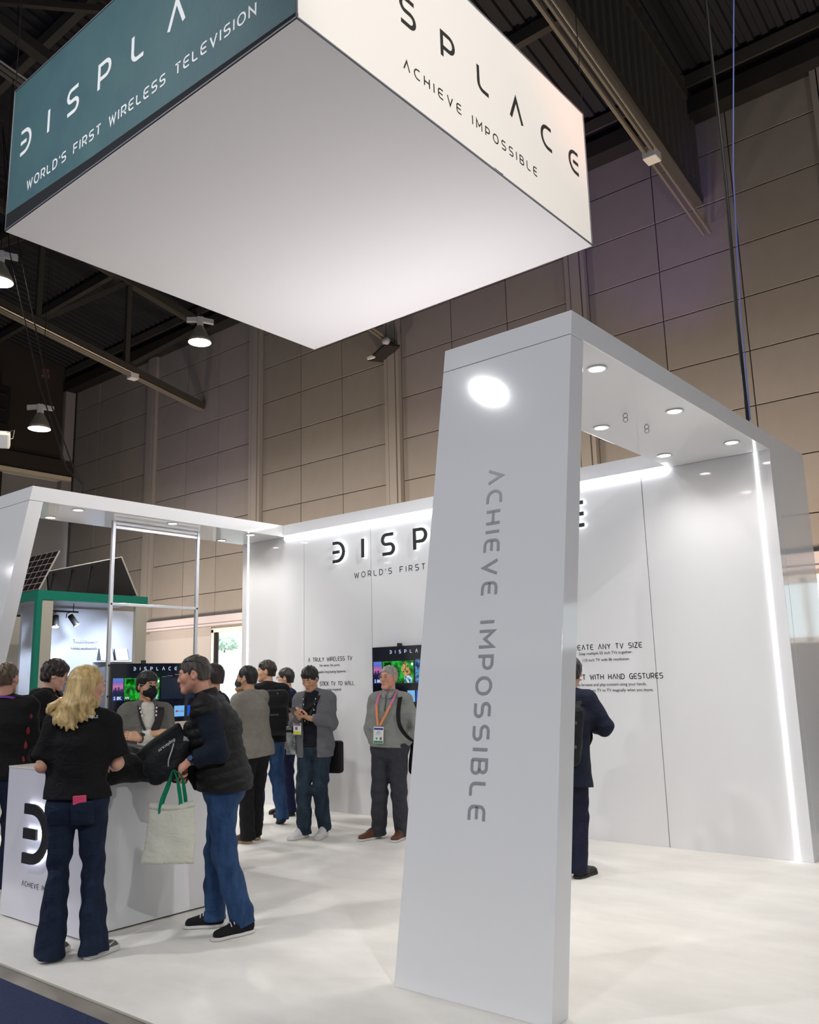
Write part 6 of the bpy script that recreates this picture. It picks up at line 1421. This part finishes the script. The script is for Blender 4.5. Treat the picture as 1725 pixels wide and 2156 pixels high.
def black_bag():
    t = empty('carrier_bag', (-4.86, 3.24, .93)); tag(t, 'black carrier bag with small white lettering held tilted over the counter', 'bag')
    A, B, Dn = V3(-4.975, 3.245, 1.106), V3(-4.845, 3.435, 1.264), V3(-4.93, 3.31, .922); X = nrm(B-A); N = nrm(np.cross(X, V3(0, 0, 1))); N = N if N@V3(.8, -.6, 0) > 0 else -N; Y = np.cross(N, X)
    fr = np.array([X, Y, N]); c = (A+B)*.5
    bk = fabric('black_paper_cloth', (.010, .011, .012), rough=.65, scale=300, bump=.2)
    F = Field((-5.08, 3.0, .84), (-4.56, 3.60, 1.36), .007); F.slab(c-Y*.045+X*.02, (.155, .075, .018), fr, .012, .02); F.ell(c-Y*.10-X*.05, (.11, .08, .045), fr, .03); F.ecap(c-Y*.12-X*.07, Dn+V3(.015, .025, .035), (.075, .035), (.040, .020), X, .03); F.ecap(c-Y*.11+X*.08, V3(-4.87, 3.395, .985), (.06, .03), (.05, .02), X, .03)
    F.folds(.008, 2., [(c-Y*.1, .15, .8)], 22); o = F.build('bag_body', bk, None); o.parent = t; o.location = (4.86, -3.24, -.93)
    f = font_mesh('displace.tv', .030, tuple(-X), tuple(-Y), tuple(c-Y*.030+X*.045+N*.052), .001, 'lettering', mat('white_print'), None, align='CENTER'); f.parent = t; f.location = (4.86, -3.24, -.93)
    p = MB().ribbon([tuple(c+X*.085-Y*.055+N*.035), tuple(c+X*.05-Y*.085+N*.055), tuple(c+X*.005-Y*.12+N*.064), tuple(c-X*.02-Y*.155+N*.056)], .008, tuple(X), .002).build('paper_edge', mat('pale_paper', (.36, .40, .39), .5), None); p.parent = t; p.location = (4.86, -3.24, -.93)
    p = MB().prism([tuple(c+X*.16-Y*.055+N*.02), tuple(c+X*.19-Y*.10+N*.02), tuple(c+X*.115-Y*.105+N*.02)], tuple(N*.003)).build('paper_edge', MATS['pale_paper'], None); p.parent = t; p.location = (4.86, -3.24, -.93)
    k = empty('coat', (-4.72, 3.50, .86)); tag(k, 'black coat draped over the forearm of the man in the quilted vest', 'coat')
    F = Field((-5.05, 3.25, .80), (-4.55, 3.90, 1.42), .0075)
    F.ecap((-4.85, 3.56, 1.28), (-4.85, 3.56, 1.08), (.05, .06), (.075, .07), (.7, .7, 0), .03); F.ecap((-4.85, 3.56, 1.10), (-4.815, 3.59, .90), (.07, .05), (.035, .03), (.7, .7, 0), .03); F.ecap((-4.89, 3.48, 1.05), (-4.885, 3.475, .965), (.05, .03), (.03, .02), (.7, .7, 0), .03)
    F.folds(.010, 5., [((-4.74, 3.48, 1.0), .2, .8)], 24); o = F.build('cloth', fabric('black_coat_wool', (.0075, .0075, .0085), bump=.4, scale=260), None); o.parent = k; o.location = (4.72, -3.50, -.86)
black_bag()
def counter_pile():
    t = empty('coat', (-5.47, 3.52, 1.014)); tag(t, 'dark grey and black coat bundle slumped over the counter edge', 'coat')
    F = Field((-5.95, 3.05, .88), (-5.2, 4.1, 1.30), .008); F.ell((-5.48, 3.46, 1.06), (.20, .28, .085), None, .03); F.ell((-5.50, 3.36, 1.10), (.15, .17, .075), None, .03); F.ecap((-5.42, 3.66, 1.03), (-5.50, 3.95, 1.02), (.12, .05), (.05, .03), (1, 0, 0), .03)
    F.slab((-5.285, 3.46, .985), (.030, .25, .065), None, .025, .03); F.folds(.010, 3., [((-5.35, 3.5, 1.02), .3, .8)], 20)
    F.plane((0, 0, 1.0155), (0, 0, -1)) if 0 else None
    # keep it out of the counter: rest on the top and hang in front of the side panel
    x, y, z = F.ax[0][:, None, None], F.ax[1][None, :, None], F.ax[2][None, None, :]
    inside = np.maximum(np.maximum(x+5.306, -1e3*np.ones_like(y)), z-1.016); F.d = np.maximum(F.d, -inside.astype(np.float32))
    o = F.build('cloth', fabric('black_coat_nylon', (.008, .008, .009), rough=.55, scale=300), None); o.parent = t; o.location = (5.47, -3.52, -1.014)
    F = Field((-5.95, 3.05, .95), (-5.2, 4.1, 1.34), .008); F.ell((-5.47, 3.37, 1.085), (.175, .235, .088), None, .03); F.ell((-5.44, 3.55, 1.075), (.14, .16, .066), None, .03); F.folds(.008, 6., [], 22)
    n = nrm(V3(.35, .30, -1)); F.plane((-5.33, 3.38, 1.065), n); o = F.build('grey_flap', fabric('grey_brown_canvas', (.040, .038, .035), bump=.4, scale=240), None); o.parent = t; o.location = (5.47, -3.52, -1.014)
    l = MB().prism([(-.018, 0, 0), (0, -.012, 0), (.018, 0, 0), (0, .012, 0)], (0, 0, .002)).build('label', PAPERW, None); l.parent = t; l.location = (.152, -.13, .075); l.rotation_euler = (R(10), R(62), R(10))
counter_pile()
# printed lines and tiny repeated marks stay joined
for o in bpy.data.objects:
    if o.parent is not None and o.name.split('.')[0] in ('lettering', 'caption', 'small_print', 'logo', 'tile_text', 'reflective_tab', 'pocket_trim', 'collar_stripes', 'skyline', 'shirt_print', 'bolt_symbol', 'laces'): o['kind'] = 'stuff'
